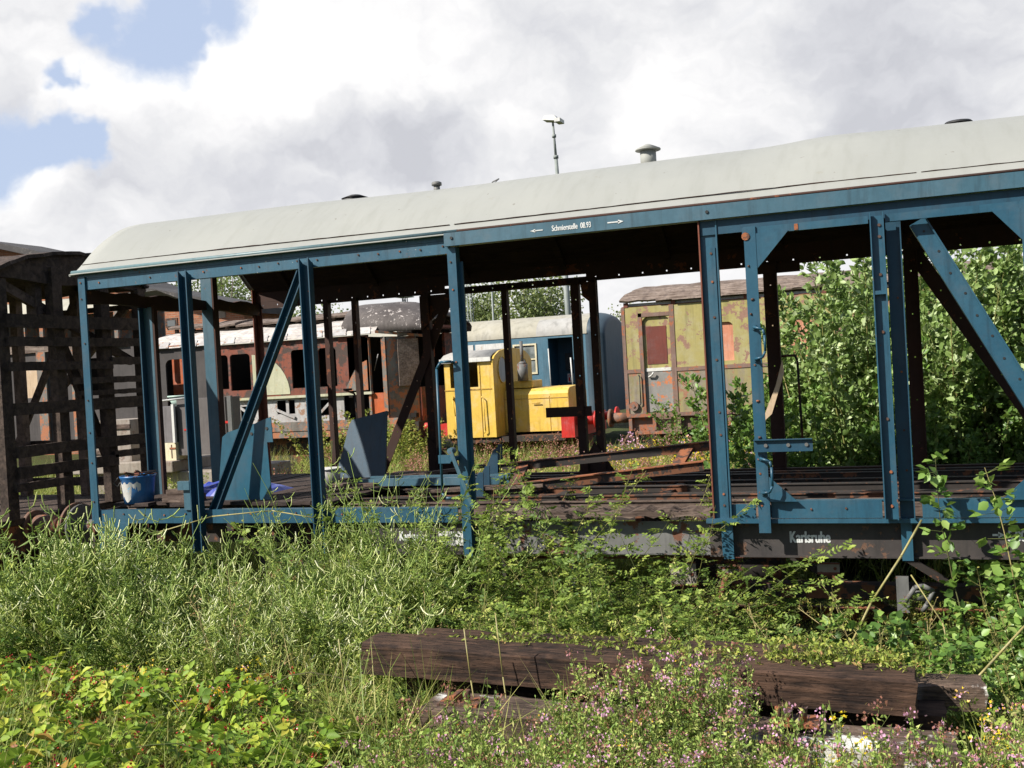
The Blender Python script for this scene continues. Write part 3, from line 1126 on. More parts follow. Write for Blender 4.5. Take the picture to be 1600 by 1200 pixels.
for x in (XR - .02,):
    for ya in (.8, 1.8):
        mb = MB()
        mb.box(x, x + .012, ya, ya + .1, .1, 2.4)
        mb.build('end_post', M['blue'], wagon)

# far side posts: plates with real bolt holes
for (x, w, holes) in ((.92, .10, True), (1.27, .09, True), (2.12, .12, True), (3.02, .085, True), (3.78, .105, True), (3.965, .095, True), (5.70, .13, True), (6.94, .12, True), (8.0, .1, True), (9.2, .1, True)):
    mb = MB()
    mb.holed((x, YF, .1), (x, YF, 2.045), w, .008, (1, 0, 0), .36 + .03 * (x % 1), .012, .2)
    mb.box(x + w / 2 - .008, x + w / 2, YF - .07, YF - .004, .1, 2.04)
    mb.build('side_post', M['brownin'], wagon)
mb = MB()
p_, q_ = (2.42, YF - .02, 2.0), (1.50, YF - .02, .15)
mb.holed(p_, q_, .10, .008, Vector((1, 0, -.5)).normalized(), .30, .012)
mb.poly([(2.06, YF - .03, 2.0), (2.52, YF - .03, 2.0), (2.14, YF - .03, 1.70), (2.06, YF - .03, 1.62)], (0, .006, 0))
mb.poly([(2.06, YF - .03, .10), (2.5, YF - .03, .10), (2.16, YF - .03, .42), (2.06, YF - .03, .5)][::-1], (0, .006, 0))
mb.build('diagonal_brace', M['brownin'], wagon)
mb = MB()
mb.holed((6.98, YF - .02, 2.0), (8.1, YF - .02, .1), .13, .008, Vector((1, 0, .55)).normalized(), .30, .012)
mb.build('diagonal_brace', M['brownin'], wagon)
mb = MB()
mb.poly([(3.84, YF - .03, 2.0), (4.02, YF - .03, 2.0), (4.02, YF - .03, 1.62), (3.93, YF - .03, 1.80), (3.86, YF - .03, 1.86)], (0, .006, 0))
mb.build('corner_gusset', M['brownin'], wagon)
mb = MB()
mb.poly([(3.72, YF - .03, .10), (4.1, YF - .03, .10), (3.98, YF - .03, .28), (3.9, YF - .03, .4)][::-1], (0, .006, 0))
mb.build('corner_gusset', M['brownin'], wagon)
mb = MB()
mb.box(3.42, 3.9, YF - .07, YF - .055, .66, .76)
mb.build('lock_plate', M['brownin'], wagon)
mb = MB()
mb.tube([(5.76, YF + .05, 1.15), (5.88, YF + .09, 1.15), (5.90, YF + .09, 1.10), (5.91, YF + .09, .35), (5.78, YF + .05, .3)], .012, 6)
mb.build('grab_handle', M['darksteel'], wagon)
mb = MB()
mb.tube([(1.14, YF + .05, 1.05), (1.02, YF + .09, 1.05), (1.15, YF + .09, 1.0), (1.18, YF + .09, .25)], .012, 6)
mb.build('grab_handle', M['darksteel'], wagon)

# floor frame
k = 0
for (y, w, z0, z1, mat_) in ((.38, .045, -.02, .095, 'plank'), (.62, .012, -.08, .11, 'darksteel'), (.95, .09, -.02, .075, 'darksteel'), (1.40, .05, -.05, .09, 'darksteel'), (1.85, .05, -.02, .075, 'darksteel'), (2.1, .05, -.05, .10, 'darksteel'), (2.4, .06, -.02, .09, 'darksteel')):
    mb = MB()
    mb.box(.05, XR - .05, y, y + w, z0, z1)
    mb.box(.05, XR - .05, y - .012, y + w + .02, z1, z1 + .008)
    mb.build('floor_beam', M[mat_], wagon)
for x in np.arange(.3, XR, .92):
    mb = MB()
    mb.box(x, x + .07, .26, 2.62, -.12, .068)
    mb.build('floor_cross_member', M['darksteel'], wagon)
for i in range(11):
    x = .10 + i * .205
    mb = MB()
    z = .119 + random.uniform(0, .01)
    mb.box(x, x + .19, .12 + random.uniform(0, .1), 2.6 - random.uniform(0, .2), z, z + .03)
    mb.build('floor_plank', M['floorboard'], wagon)
# solebar with lettering
mb = MB()
mb.box(2.72, 3.72, .03, .045, -.24, -.012)
mb.box(5.50, XR - .3, .03, .045, -.24, -.012)
mb.box(2.72, 3.72, .005, .10, -.252, -.24)
mb.box(5.5, XR - .3, .005, .10, -.252, -.24)
mb.slot = 1
mb.box(3.72, 5.50, .10, .115, -.24, -.012)
mb.box(3.72, 5.50, .07, .15, -.252, -.24)
mb.slot = 2
for x in (7.38, 7.42, 7.98, 8.02):
    for z in (-.17,):
        mb.cyl((x, .03, z), (x, .015, z), .018, 8)

mb.build('solebar', [M['solebar'], M['steelgrey'], M['darksteel']], wagon)
mb = MB()
mb.box(.3, 2.72, .45, .47, -.24, -.02)
mb.build('solebar', M['darksteel'], wagon)
mb = MB()
mb.box(.35, XR - .3, 2.45, 2.47, -.25, -.01)
mb.build('solebar', M['darksteel'], wagon)


def text(s, x, y, z, h, name, parent, mat, squash=.8, bold=.003):
    c = bpy.data.curves.new(name, 'FONT')
    c.body = s
    c.size = h
    c.extrude = .0015
    c.offset = 0
    t = bpy.data.objects.new('tmp', c)
    COL.objects.link(t)
    bpy.context.view_layer.update()
    dg = bpy.context.evaluated_depsgraph_get()
    me = bpy.data.meshes.new_from_object(t.evaluated_get(dg))
    bpy.data.objects.remove(t)
    off = wloc(parent)
    for v in me.vertices:
        X, Z, D = v.co.x * squash, v.co.y, v.co.z
        v.co = (x + X - off.x, y - D - off.y, z + Z - off.z)
    import bmesh
    bm = bmesh.new()
    for dx, dz in ((0, 0), (bold, .0003), (-bold, -.0003), (0, bold * .6), (0, -bold * .6)):
        n0 = len(bm.verts)
        bm.from_mesh(me)
        bm.verts.ensure_lookup_table()
        for v in bm.verts[n0:]:
            v.co.x += dx
            v.co.z += dz
            v.co.y -= dx * .05 + dz * .11
    bm.to_mesh(me)
    bm.free()
    me.materials.clear()
    me.materials.append(mat)
    me.name = name
    return lk(me, name, parent)


def arrow(x, y, z, L, name, h=.03):
    mb = MB()
    s_ = 1 if L > 0 else -1
    mb.box(min(x, x + L - s_ * .03), max(x, x + L - s_ * .03), y - .002, y, z - h * .13, z + h * .13)
    mb.poly([(x + L, y - .002, z), (x + L - s_ * .04, y - .002, z + h * .42), (x + L - s_ * .04, y - .002, z - h * .42)], (0, .002, 0))
    mb.build(name, M['decal'], wagon)


text('Karlsruhe', 6.055, .0285, -.150, .112, 'lettering', wagon, M['decal'], .62, .0035)
text('Karlsruhe', 3.02, .0285, -.150, .108, 'lettering', wagon, M['decal'], .58, .0035)
text('5.80', 7.44, .0285, -.135, .10, 'lettering', wagon, M['decal'], .64, .003)
arrow(7.35, .0285, -.095, .075, 'arrow_mark', .05)
text('Schmierstelle  08.93', 4.475, -.0765, 2.166, .058, 'lettering', wagon, M['decal'], .64, .0012)
arrow(4.405, -.0765, 2.182, -.10, 'arrow_mark')
arrow(4.90, -.0765, 2.184, .12, 'arrow_mark', .035)
mb = MB()
mb.box(3.37, 3.58, .022, .027, -.185, -.075)
mb.slot = 1
for i, x in enumerate(np.arange(3.33, 3.50, .022)):
    if 4 == i:
        continue
    mb.box(x + .06, x + .072 + .005 * (i % 2), .020, .022, -.135 - .004 * (i % 3), -.118)
mb.tube([(3.46 + .022 * math.cos(t), .021, -.128 + .022 * math.sin(t)) for t in np.linspace(.3, 2.8, 8)], .002, 4)
mb.box(3.475, 3.481, .020, .022, -.155, -.105)
mb.build('maker_plate', [M['white'], M['black']], wagon)

# under the frame: hangers, brake gear, axle guards, wheels
for (x, z0, w, mat_) in ((3.86, -.62, .03, 'darksteel'), (4.42, -.55, .028, 'steelgrey')):
    mb = MB()
    mb.box(x, x + w, .1, .13, z0, -.02)
    mb.build('frame_hanger', M[mat_], wagon)
mb = MB()
mb.tube([(3.4, .25, -.32), (5.4, .25, -.30), (6.05, .25, -.29), (6.3, .25, -.35)], .012, 6)
mb.tube([(5.2, .3, -.285), (7.9, .3, -.29)], .01, 6)
mb.build('brake_rod', M['redbrown'], wagon)
for (x0, x1, z0, z1) in ((5.17, 5.36, -.50, -.32), (5.54, 5.67, -.44, -.355), (6.22, 6.37, -.395, -.315)):
    mb = MB()
    mb.box(x0, x1, .16, .175, z0, z1)
    mb.slot = 1
    mb.box(x0, x1, .155, .16, z0, z0 + .014)
    mb.box(x0, x1, .155, .16, z1 - .010, z1)
    mb.cyl((x1 - .03, .159, (z0 + z1) / 2), (x1 - .03, .152, (z0 + z1) / 2), .012, 6)
    mb.build('brake_plate', [M['concrete'], M['redbrown']], wagon)
mb = MB()
mb.tube([(5.60, .02, -.40), (5.56, -.05, -.55), (5.50, -.08, -.75)], .022, 8)
mb.cyl((5.52, .12, -.40), (5.66, .12, -.42), .02, 8)
mb.build('brake_lever', M['redbrown'], wagon)
mb = MB()
mb.tube([(6.78, -.02, -.56), (6.86, -.06, -.43), (6.91, -.06, -.42), (6.97, -.02, -.46), (6.93, -.02, -.55), (6.90, 0, -.60)], .016, 8)
mb.cyl((6.84, .0, -.50), (6.92, .0, -.50), .035, 10)
mb.box(6.74, 6.82, .02, .06, -.62, -.38)
mb.build('rope_hook', M['steelgrey'], wagon)
mb = MB()
mb.box(4.9, 8.0, .4, .55, -.62, -.52)
mb.cyl((5.1, .9, -.5), (5.9, .9, -.5), .17, 16)
mb.bar((6.0, .6, -.35), (6.7, .6, -.75), .05, .05)
mb.bar((7.4, .6, -.75), (6.8, .6, -.35), .05, .05)
mb.build('brake_gear', M['darksteel'], wagon)
for x in (1.9, 8.3):
    mb = MB()
    mb.poly([(x - .45, .30, -.26), (x + .45, .30, -.24), (x + .13, .30, -.86), (x - .13, .30, -.86)], (0, .02, 0))
    mb.box(x - .11, x + .11, .22, .42, -.80, -.60)
    for k in range(6):
        L = .62 - .09 * k
        mb.box(x - L, x + L, .27, .36, -.56 - .018 * k, -.545 - .018 * k)
    mb.build('axle_guard', M['darksteel'], wagon)
    w_ = MB()
    for yy in (.58, 2.02):
        w_.cyl((x, yy, -.62), (x, yy + .11, -.62), .46, 32)
        w_.cyl((x, yy + .11, -.62), (x, yy + .135, -.62), .50, 32)
    w_.cyl((x, .4, -.62), (x, 2.3, -.62), .07, 14)
    w_.build('wheelset', M['rust'], wagon)
# buffers at the left end
for y in (.475, 2.225):
    mb = MB()
    mb.cyl((-.03, y, -.10), (-.33, y, -.10), .085, 20)
    mb.cyl((-.33, y, -.10), (-.58, y, -.10), .065, 20)
    mb.cyl((-.58, y, -.10), (-.605, y, -.10), .21, 28)
    mb.build('buffer', M['steelgrey'], wagon)
# side handle and stay by the middle post
mb = MB()
mb.tube([(3.60, -.035, 1.245), (3.60, -.08, 1.25), (3.52, -.09, 1.25), (3.485, -.09, 1.20), (3.475, -.09, .24), (3.50, -.09, .20), (3.56, -.06, .195), (3.60, -.035, .21)], .011, 8)
mb.box(3.46, 3.56, -.10, -.09, .47, .535)
mb.cyl((3.56, -.10, .5), (3.60, -.02, .505), .02, 8)
mb.build('grab_handle', M['blue'], wagon)
mb = MB()
mb.bar((3.575, -.12, .57), (3.73, -.10, .12), .03, .012, (1, 0, .3))
mb.cyl((3.57, -.05, .565), (3.57, -.12, .565), .025, 8)
mb.build('drop_bar', M['rail_blue'], wagon)
# pale frame piece on the floor by the middle post
mb = MB()
mb.box(2.15, 3.62, .97, 1.03, .18, .245)
mb.box(2.15, 3.62, 1.20, 1.25, .18, .245)
mb.box(2.5, 2.56, 1.03, 1.20, .18, .23)
mb.box(3.1, 3.16, 1.03, 1.20, .18, .23)
mb.build('bed_frame', M['rail_blue'], wagon)
mb = MB()
mb.box(1.005, 1.075, -.03, -.018, .115, .31)
mb.box(.965, 1.085, -.055, -.018, .29, .365)
mb.build('stake_pocket', M['rail_blue'], wagon)

# ================================================================== LOOSE THINGS ON THE FLOOR
b1_ = thing('bucket', (.30, .24, .15), 'blue plastic bucket with a torn white label, full of scrap, on the wagon floor', 'bucket')
mb = MB()
cx, cy, z0 = .30, .24, .151
n = 32
rg = []
for z, r in ((0, .128), (.12, .142), (.225, .153), (.235, .162), (.25, .163), (.25, .155), (.02, .12)):
    rg.append([(cx + r * math.cos(2 * math.pi * k / n), cy + r * math.sin(2 * math.pi * k / n), z0 + z) for k in range(n)])
mb.loft(rg, closed=True, capends=True)
body = mb.build('bucket_body', M['bucket'], b1_)
mb = MB()
rg = []
for i in range(15):
    a = R(-128 + i * 6.2)
    dip = .02 * math.sin(i * .9) + (.05 if i > 8 else 0)
    rg.append([(cx + rr * math.cos(a), cy + rr * math.sin(a), z0 + z) for z, rr in ((.035 + dip, .1335), (.19 + .012 * math.sin(i * 1.7), .1525))])
mb.loft(rg)
mb.build('label', M['label'], body, fix=False)
mb = MB()
for i in range(16):
    a = random.uniform(0, 6.28)
    r = random.uniform(0, .1)
    c_ = Vector((cx + r * math.cos(a), cy + r * math.sin(a), z0 + .22 + random.uniform(0, .05)))
    mb.slot = i % 3
    mb.bar(c_, c_ + dirv(random.uniform(0, 6.28), random.uniform(-.15, .3)) * random.uniform(.07, .17), random.uniform(.015, .05), .008)
mb.build('scrap', [M['rust'], M['redbrown'], M['plank']], b1_)
mb = MB()
mb.tube([(cx - .16, cy, z0 + .23), (cx - .19, cy - .05, z0 + .15), (cx - .17, cy - .12, z0 + .19), (cx - .08, cy - .16, z0 + .245)], .003, 5)
mb.build('bucket_handle', M['steelgrey'], b1_)

# tarpaulin: crumpled sheet
mb = MB()
nx_, ny_ = 22, 12
rg = []
for i in range(nx_):
    row = []
    for j in range(ny_):
        x = .36 + 1.0 * i / (nx_ - 1)
        y = .62 + .55 * j / (ny_ - 1)
        e = math.sin(math.pi * j / (ny_ - 1)) * math.sin(math.pi * i / (nx_ - 1))
        z = .152 + .11 * e ** .5 + .018 * math.sin(i * 1.9 + j) * e + .015 * math.sin(j * 2.3 - i * .7) * e
        row.append((x, y, z))
    rg.append(row)
mb.loft(rg, sm=False)
tag(mb.build('tarpaulin', M['tarp'], fix=False), 'crumpled bright blue tarpaulin lying behind the bucket', 'tarpaulin')
tb = thing('timber_block', (.8, .25, .15), 'short brown block of two stacked timber offcuts right of the blue bucket', 'timber block')
mb = MB()
mb.box(.60, .93, .18, .38, .151, .215)
mb.box(.63, .90, .20, .36, .217, .265)
mb.build('offcuts', M['plank'], tb, .006)

# leaning teal panel
mb = MB()
up = Vector((-.10, .10, 1)).normalized()
ru = Vector((1, 0, 0))
nn = ru.cross(up).normalized()
P0 = Vector((1.11, .30, .155))
pts2 = [(0, 0), (.50, 0), (.50, .68), (.36, .65), (.16, .60), (.10, .56)]
mb.poly([P0 + ru * a + up * bb for a, bb in pts2], nn * -.008)
mb.poly([P0 + nn * .03 + ru * a + up * bb for a, bb in [(.46, .0), (.58, .0), (.58, .50), (.64, .50), (.64, .72), (.50, .68), (.46, .66)]], nn * -.008)
mb.slot = 1
for a, bb in ((.41, .58), (.59, .62)):
    c_ = P0 + ru * a + up * bb + nn * (.032 if a > .5 else .002)
    mb.cyl(c_, c_ + nn * .004, .014, 10)
tag(mb.build('steel_panel', [M['blue_clean'], M['black']]), 'bright teal blue steel panel leaning behind the left diagonal brace', 'steel panel')
mb = MB()
P0 = Vector((1.36, 1.98, .155))
ru = Vector((1, -.04, 0)).normalized()
up = Vector((.02, .25, 1)).normalized()
nn = ru.cross(up).normalized()
pts2 = [(-.04, 0), (.56, 0), (.52, .68), (.12, .60), (.09, .55), (.03, .25)]
mb.poly([P0 + ru * a + up * bb for a, bb in pts2], nn * .02)
mb.poly([P0 + ru * a + up * bb - nn * .004 for a, bb in [(.115, .56), (.52, .64), (.52, .68), (.12, .60)]], nn * -.02)
tag(mb.build('steel_panel', [M['darkblue']]), 'steel panel coloured dark blue as if in shade, right of the paired left posts', 'steel panel')

pt = thing('plastic_pot', (1.9, .9, .15), 'grey plastic pot with a white rim behind the leaning teal panel', 'pot')
mb = MB()
mb.cyl((1.78, 1.1, .15), (1.78, 1.1, .33), .09, 20, .105)
mb.build('pot_body', M['greypot'], pt)
mb = MB()
mb.cyl((1.78, 1.1, .33), (1.78, 1.1, .345), .112, 20)
mb.build('rim', M['white'], pt)

for (p, q, w, lab) in (((1.9, .95, .20), (2.35, .95, .20), .10, 'stubby dark board lying behind the white rimmed pot'),
                       ((2.2, 1.45, .20), (3.05, 1.85, .26), .12, 'long grey brown board lying askew below the dark blue panel'),
                       ((2.9, .62, .17), (4.0, .8, .19), .14, 'flat weathered board resting behind the middle post')):
    mb = MB()
    mb.bar(p, q, w, .03, (0, 1, 0))
    tag(mb.build('loose_board', M['plank'], None, .004), lab, 'board')

# lifted loading frame (two rusty rails with cross ties and end forks)
lf = thing('loading_frame', (4.3, 1.3, .15), 'rusty loading frame of two raised rails with forked ends lying across the wagon floor', 'loading frame')
for (p, q) in (((3.34, 1.45, .27), (5.38, 1.45, .43)), ((3.49, .70, .145), (5.30, 1.0, .30))):
    mb = MB()
    mb.bar(p, q, .07, .05, (0, 0, 1))
    mb.slot = 1
    mb.bar(Vector(p) + Vector((0, 0, .04)), Vector(q) + Vector((0, 0, .04)), .008, .09, (0, 0, 1))
    mb.build('frame_rail', [M['darksteel'], M['rust']], lf)
for t in (.12, .86):
    a = Vector((3.34, 1.45, .27)).lerp(Vector((5.38, 1.45, .43)), t)
    c_ = Vector((3.49, .70, .145)).lerp(Vector((5.30, 1.0, .30)), t + .02)
    mb = MB()
    mb.bar(a + Vector((0, 0, .01)), c_ + Vector((0, 0, .01)), .10, .03, (1, 0, 0))
    mb.build('cross_tie', M['rust'], lf)
for (x, y, z) in ((3.30, 1.40, .23), (3.26, 1.62, .26), (3.46, .64, .10), (3.43, .86, .13)):
    mb = MB()
    mb.poly([(x - .08, y, z - .02), (x + .05, y, z - .02), (x + .06, y, z + .22), (x + .02, y, z + .22), (x - .05, y, z + .08)], (0, .012, 0))
    mb.build('fork_plate', M['darkblue'], lf)
mb = MB()
mb.cyl((3.24, 1.42, .12), (3.24, 1.42, .26), .02, 8)
mb.box(5.30, 5.38, 1.40, 1.52, .38, .60)
mb.build('end_stop', M['darksteel'], lf)

mb = MB()
mb.poly([(5.77, 1.0, .62), (5.86, 1.0, .70), (5.97, 1.0, 1.02), (5.96, 1.0, 1.12), (5.90, 1.0, .92)], (0, .02, 0))
tag(mb.build('broken_board', M['tan']), 'pale tan splinter of board wedged upright beside the sliding door stile', 'board')

# ================================================================== CHARRED WAGON at the left
cw = thing('charred_wagon', (-4, 1.3, -1.2), 'fire blackened open timber wagon with slatted walls at the left edge', 'freight wagon')
CX = -1.22
mb = MB()
pr = [(-.05, 2.33), (.25, 2.46), (.7, 2.585), (1.25, 2.645), (1.5, 2.62), (1.8, 2.55), (2.1, 2.44), (2.28, 2.34)]
pr = smooth_arc(pr, 3)
rg = []
for x in np.linspace(CX + .12, -8, 26):
    rg.append([(x + (random.uniform(-.05, .05) if x > -1.2 else 0), y, z + random.uniform(-.012, .012)) for y, z in pr])
mb.loft(rg, sm=False)
ro = mb.build('roof', M['charred'], cw, fix=False)
sd = ro.modifiers.new('t', 'SOLIDIFY')
sd.thickness = .035
mb = MB()
rg = [[(CX + a, y, (min(2.30 + .02 * math.sin(y * 5), z - .04) if bb else z - .03)) for y, z in pr] for a, bb in ((-.02, 0), (-.02, 1), (.06, 1), (.06, 0))]
mb.loft(rg, sm=False)
mb.build('roof_hoop', M['charred'], cw)
for y, w, z1 in ((.12, .13, 2.3), (.83, .13, 2.45), (1.50, .13, 2.42), (2.09, .12, 2.3)):
    mb = MB()
    mb.box(CX, CX + .10, y, y + w, .0, z1)
    mb.build('end_post', M['charred'], cw)
mb = MB()
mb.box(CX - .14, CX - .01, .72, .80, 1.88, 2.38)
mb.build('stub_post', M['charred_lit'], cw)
for (z, h, y0, y1) in ((1.90, .13, .2, 2.2), (1.70, .09, .2, 2.2), (1.46, .085, .2, 1.6), (1.50, .08, 1.6, 2.2), (1.30, .065, 1.0, 2.2), (1.05, .12, .25, 2.2), (.64, .11, .25, 2.2), (.44, .11, .25, 1.6), (.50, .07, 1.55, 2.2), (.30, .08, .2, .9), (1.17, .05, 1.1, 2.15)):
    mb = MB()
    n = 16
    rg = []
    for i in range(n + 1):
        y = y0 + (y1 - y0) * i / n
        a, c_ = random.uniform(-.003, .003), random.uniform(-.004, .003)
        rg.append([(CX + .10, y, z - h / 2 + c_), (CX + .135, y, z - h / 2 + c_), (CX + .135, y, z + h / 2 + a), (CX + .10, y, z + h / 2 + a)])
    mb.loft(rg, closed=True, capends=True, sm=False)
    mb.build('wall_slat', M['charred'], cw)
mb = MB()
mb.bar((CX - .05, .25, 2.3), (CX - .05, 2.1, 1.5), .09, .05, (0, 0, 1))
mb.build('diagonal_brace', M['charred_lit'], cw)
mb = MB()
mb.bar((CX - .08, 1.0, 1.9), (CX - .08, 1.75, .3), .10, .06, (0, 1, 0))
mb.build('diagonal_brace', M['charred'], cw)
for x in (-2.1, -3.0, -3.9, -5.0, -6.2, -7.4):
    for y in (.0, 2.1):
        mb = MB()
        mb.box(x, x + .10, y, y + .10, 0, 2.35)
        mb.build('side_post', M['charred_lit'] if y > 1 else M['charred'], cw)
for z, h in ((2.12, .06), (.60, .08), (.15, .10)):
    mb = MB()
    mb.box(-8, CX - .02, 2.22, 2.25, z - h / 2, z + h / 2)
    mb.build('wall_slat', M['charred'], cw)
for z, h in ((.3, .1), (1.0, .1), (2.2, .16)):
    mb = MB()
    mb.box(-8, CX - .3, -.03, .0, z - h / 2, z + h / 2)
    mb.build('wall_slat', M['charred'], cw)
mb = MB()
mb.bar((-1.35, 2.26, 2.2), (-2.6, 2.26, 1.1), .08, .04, (0, 0, 1))
mb.bar((-2.2, 2.26, 2.2), (-3.4, 2.26, .2), .08, .04, (0, 0, 1))
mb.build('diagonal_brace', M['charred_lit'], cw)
mb = MB()
mb.box(-8, CX + .05, .02, 2.22, -.06, .0)
mb.build('floor', M['charred'], cw)
mb = MB()
mb.box(-8, CX, .0, .10, -.30, -.065)
mb.box(-8, CX, 2.12, 2.22, -.30, -.065)
mb.box(CX, CX + .03, .0, 2.22, -.33, -.065)
mb.build('underframe', M['rust'], cw)
for y in (.475, 2.225):
    mb = MB()
    mb.cyl((CX + .03, y, -.10), (CX + .07, y, -.10), .155, 24)
    mb.cyl((CX + .07, y, -.10), (CX + .40, y, -.10), .11, 24)
    mb.cyl((CX + .40, y, -.10), (CX + .50, y, -.10), .095, 24, .12)
    mb.cyl((CX + .555, y, -.10), (CX + .58, y, -.10), .225, 32)
    mb.cyl((CX + .50, y, -.10), (CX + .555, y, -.10), .12, 24, .20)
    mb.build('buffer', M['rustbuf'], cw)
mb = MB()
for yy in (.58, 2.02):
    mb.cyl((-3.2, yy, -.62), (-3.2, yy + .12, -.62), .48, 28)
mb.cyl((-3.2, .4, -.62), (-3.2, 2.3, -.62), .07, 12)
mb.build('wheelset', M['rust'], cw)

# ================================================================== FAR TRACK (y about 14.5): railcars and shunter
YB = 14.5


def wall_open(mb, x0, x1, y, t, z0, z1, opens):
    """wall in the xz plane with rectangular openings (xa, xb, za, zb)"""
    xs_ = sorted(set([x0, x1] + [v for o in opens for v in o[:2]]))
    for a, c_ in zip(xs_[:-1], xs_[1:]):
        cuts = sorted([(o[2], o[3]) for o in opens if o[0] < (a + c_) / 2 < o[1]])
        z = z0
        for za, zb in cuts:
            if za > z:
                mb.box(a, c_, y, y + t, z, za)
            z = zb
        if z < z1:
            mb.box(a, c_, y, y + t, z, z1)
    return mb


def corner_fill(mb, o, y, t, r=.09):
    """rounded upper corners of an opening"""
    xa, xb, za, zb = o
    for (cx, s_) in ((xa, 1), (xb, -1)):
        pts = [(cx, y, zb)]
        for k in range(6):
            a = math.pi / 2 * k / 5
            pts.append((cx + s_ * (r - r * math.cos(a)), y, zb - r + r * math.sin(a)))
        mb.poly(pts if s_ < 0 else pts[::-1], (0, t, 0))


def ring_frame(mb, o, y0, y1, w):
    xa, xb, za, zb = o
    mb.box(xa - w, xb + w, y0, y1, zb, zb + w)
    mb.box(xa - w, xb + w, y0, y1, za - w, za)
    mb.box(xa - w, xa, y0, y1, za, zb)
    mb.box(xb, xb + w, y0, y1, za, zb)


# ---- burnt railcar
rc = thing('burnt_railcar', (-8, 15.9, -1.2), 'burnt out red railcar with black window holes and a collapsing white boarded clerestory roof', 'railcar')
op = [(-7.05, -6.47, 1.03, 1.95), (-6.30, -5.82, 1.03, 1.95), (-9.15, -8.86, 1.10, 1.94), (-8.80, -8.22, 1.05, 1.94), (-10.72, -10.0, .60, 1.92)]
mb = MB()
wall_open(mb, -9.5, -4.95, YB, .05, .86, 2.19, op[:4])
for o_ in op[:4]:
    corner_fill(mb, o_, YB - .002, .054)
mb.build('side_wall', M['burntred'], rc)
mb = MB()
wall_open(mb, -11.5, -9.5, YB - .02, .05, -.1, 2.2, [op[4]])
corner_fill(mb, op[4], YB - .022, .054, .16)
mb.build('side_wall', M['smoked'], rc)
mb = MB()
mb.box(-11.6, -9.4, YB - .08, YB - .02, 2.20, 2.27)
mb.build('eave_rail', M['burntgrey'], rc)
mb = MB()
wall_open(mb, -11.4, -9.6, YB + 1.1, .03, -.1, 2.1, [(-10.15, -9.7, 1.0, 1.75)])
mb.build('inner_partition', M['orange'], rc)
mb = MB()
for (cx_, s_) in ((-7.75, 1),):
    pts = [(-8.15, YB - .012, .90), (-7.12, YB - .012, .90)] + [(-8.15 + 1.03 * math.cos(t), YB - .012, .90 + 1.0 * math.sin(t)) for t in np.linspace(.12, 1.57, 9)]
    mb.poly(pts, (0, .01, 0))
mb.build('cream_arc', M['creampatch'], rc)
mb = MB()
mb.poly([(-5.62, YB - .012, .9), (-5.0, YB - .012, .9), (-5.0, YB - .012, 1.6), (-5.25, YB - .012, 1.5), (-5.45, YB - .012, 1.2)], (0, .01, 0))
mb.build('cream_arc', M['burntgrey'], rc)
mb = MB()
mb.box(-9.5, -4.9, YB - .05, YB + .05, .80, .86)
mb.build('belt_rail', M['creampatch'], rc)
# dark inside
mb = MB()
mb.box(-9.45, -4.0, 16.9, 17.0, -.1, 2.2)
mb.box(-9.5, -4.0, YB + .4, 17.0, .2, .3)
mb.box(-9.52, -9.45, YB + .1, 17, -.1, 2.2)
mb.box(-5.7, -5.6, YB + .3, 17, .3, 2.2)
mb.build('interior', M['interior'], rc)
# lower framework
mb = MB()
lo = [(-7.55, -7.30, .42, .75), (-7.22, -7.05, .42, .75), (-6.62, -6.10, .35, .72), (-8.6, -8.2, .3, .65), (-9.2, -8.8, .3, .65)]
wall_open(mb, -9.5, -5.7, YB + .05, .03, .22, .80, lo)
mb.build('lower_panel', M['frame_white'], rc)
mb = MB()
for (a, c_) in (((-6.70, .72), (-6.35, .40)), ((-6.35, .40), (-6.05, .66)), ((-7.60, .55), (-7.05, .32)), ((-8.7, .7), (-8.1, .3)), ((-9.3, .3), (-8.8, .7))):
    mb.bar((a[0], YB + .02, a[1]), (c_[0], YB + .02, c_[1]), .06, .03, (0, 0, 1))
mb.build('lower_strut', M['frame_white'], rc)
mb = MB()
mb.box(-9.6, -4.2, YB + .0, YB + .12, .0, .22)
mb.box(-9.6, -4.2, YB + .02, YB + .10, -.16, .0)
mb.build('sole_plate', M['burntgrey'], rc)
# roof: sloping white boards, clerestory, dome
mb = MB()
rg = []
for x in np.linspace(-11.2, -4.7, 40):
    jit = .02 * math.sin(x * 5) + random.uniform(-.012, .012)
    rg.append([(x, YB - .10, 2.20), (x, YB - .06, 2.27 + jit * .3), (x, YB + .12, 2.40 + jit), (x, YB + .42, 2.52 + jit), (x, YB + .75, 2.60 + jit)])
mb.loft(rg, sm=False)
mb.build('roof_boards', M['whiteboard'], rc, fix=False)
mb = MB()
for i in range(9):
    x = -11 + i * .72 + random.uniform(-.15, .15)
    w = random.uniform(.2, .55)
    mb = MB()
    mb.poly([(x, YB - .12, 2.20), (x + w, YB - .12, 2.20), (x + w - .05, YB + .02, 2.36), (x + .04, YB + .02, 2.36)], (0, -.01, .01))
    mb.build('peeling_sheet', M['frame_white'], rc)
mb = MB()
mb.box(-11.0, -4.9, YB + .80, YB + .84, 2.60, 2.64)
for i in range(12):
    x = -11.0 + i * .52
    mb.box(x, x + .08, YB + .78, YB + .86, 2.6, 2.72)
mb.build('clerestory_post', M['plankgrey'], rc)
mb = MB()
mb.box(-11, -5, YB + 1.2, YB + 1.25, 2.4, 2.70)
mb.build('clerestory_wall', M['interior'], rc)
mb = MB()
for i in range(9):
    x = -11.1 + i * .70
    z = 2.69 + random.uniform(-.03, .04)
    mb.loft([[(x + a, y, z + dz + random.uniform(-.02, .02)) for y, dz in ((YB + .62, -.02), (YB + .8, .03), (YB + 1.3, .10), (YB + 1.9, .10), (YB + 2.3, 0))] for a in (0, .22, .45, .68)], sm=False)
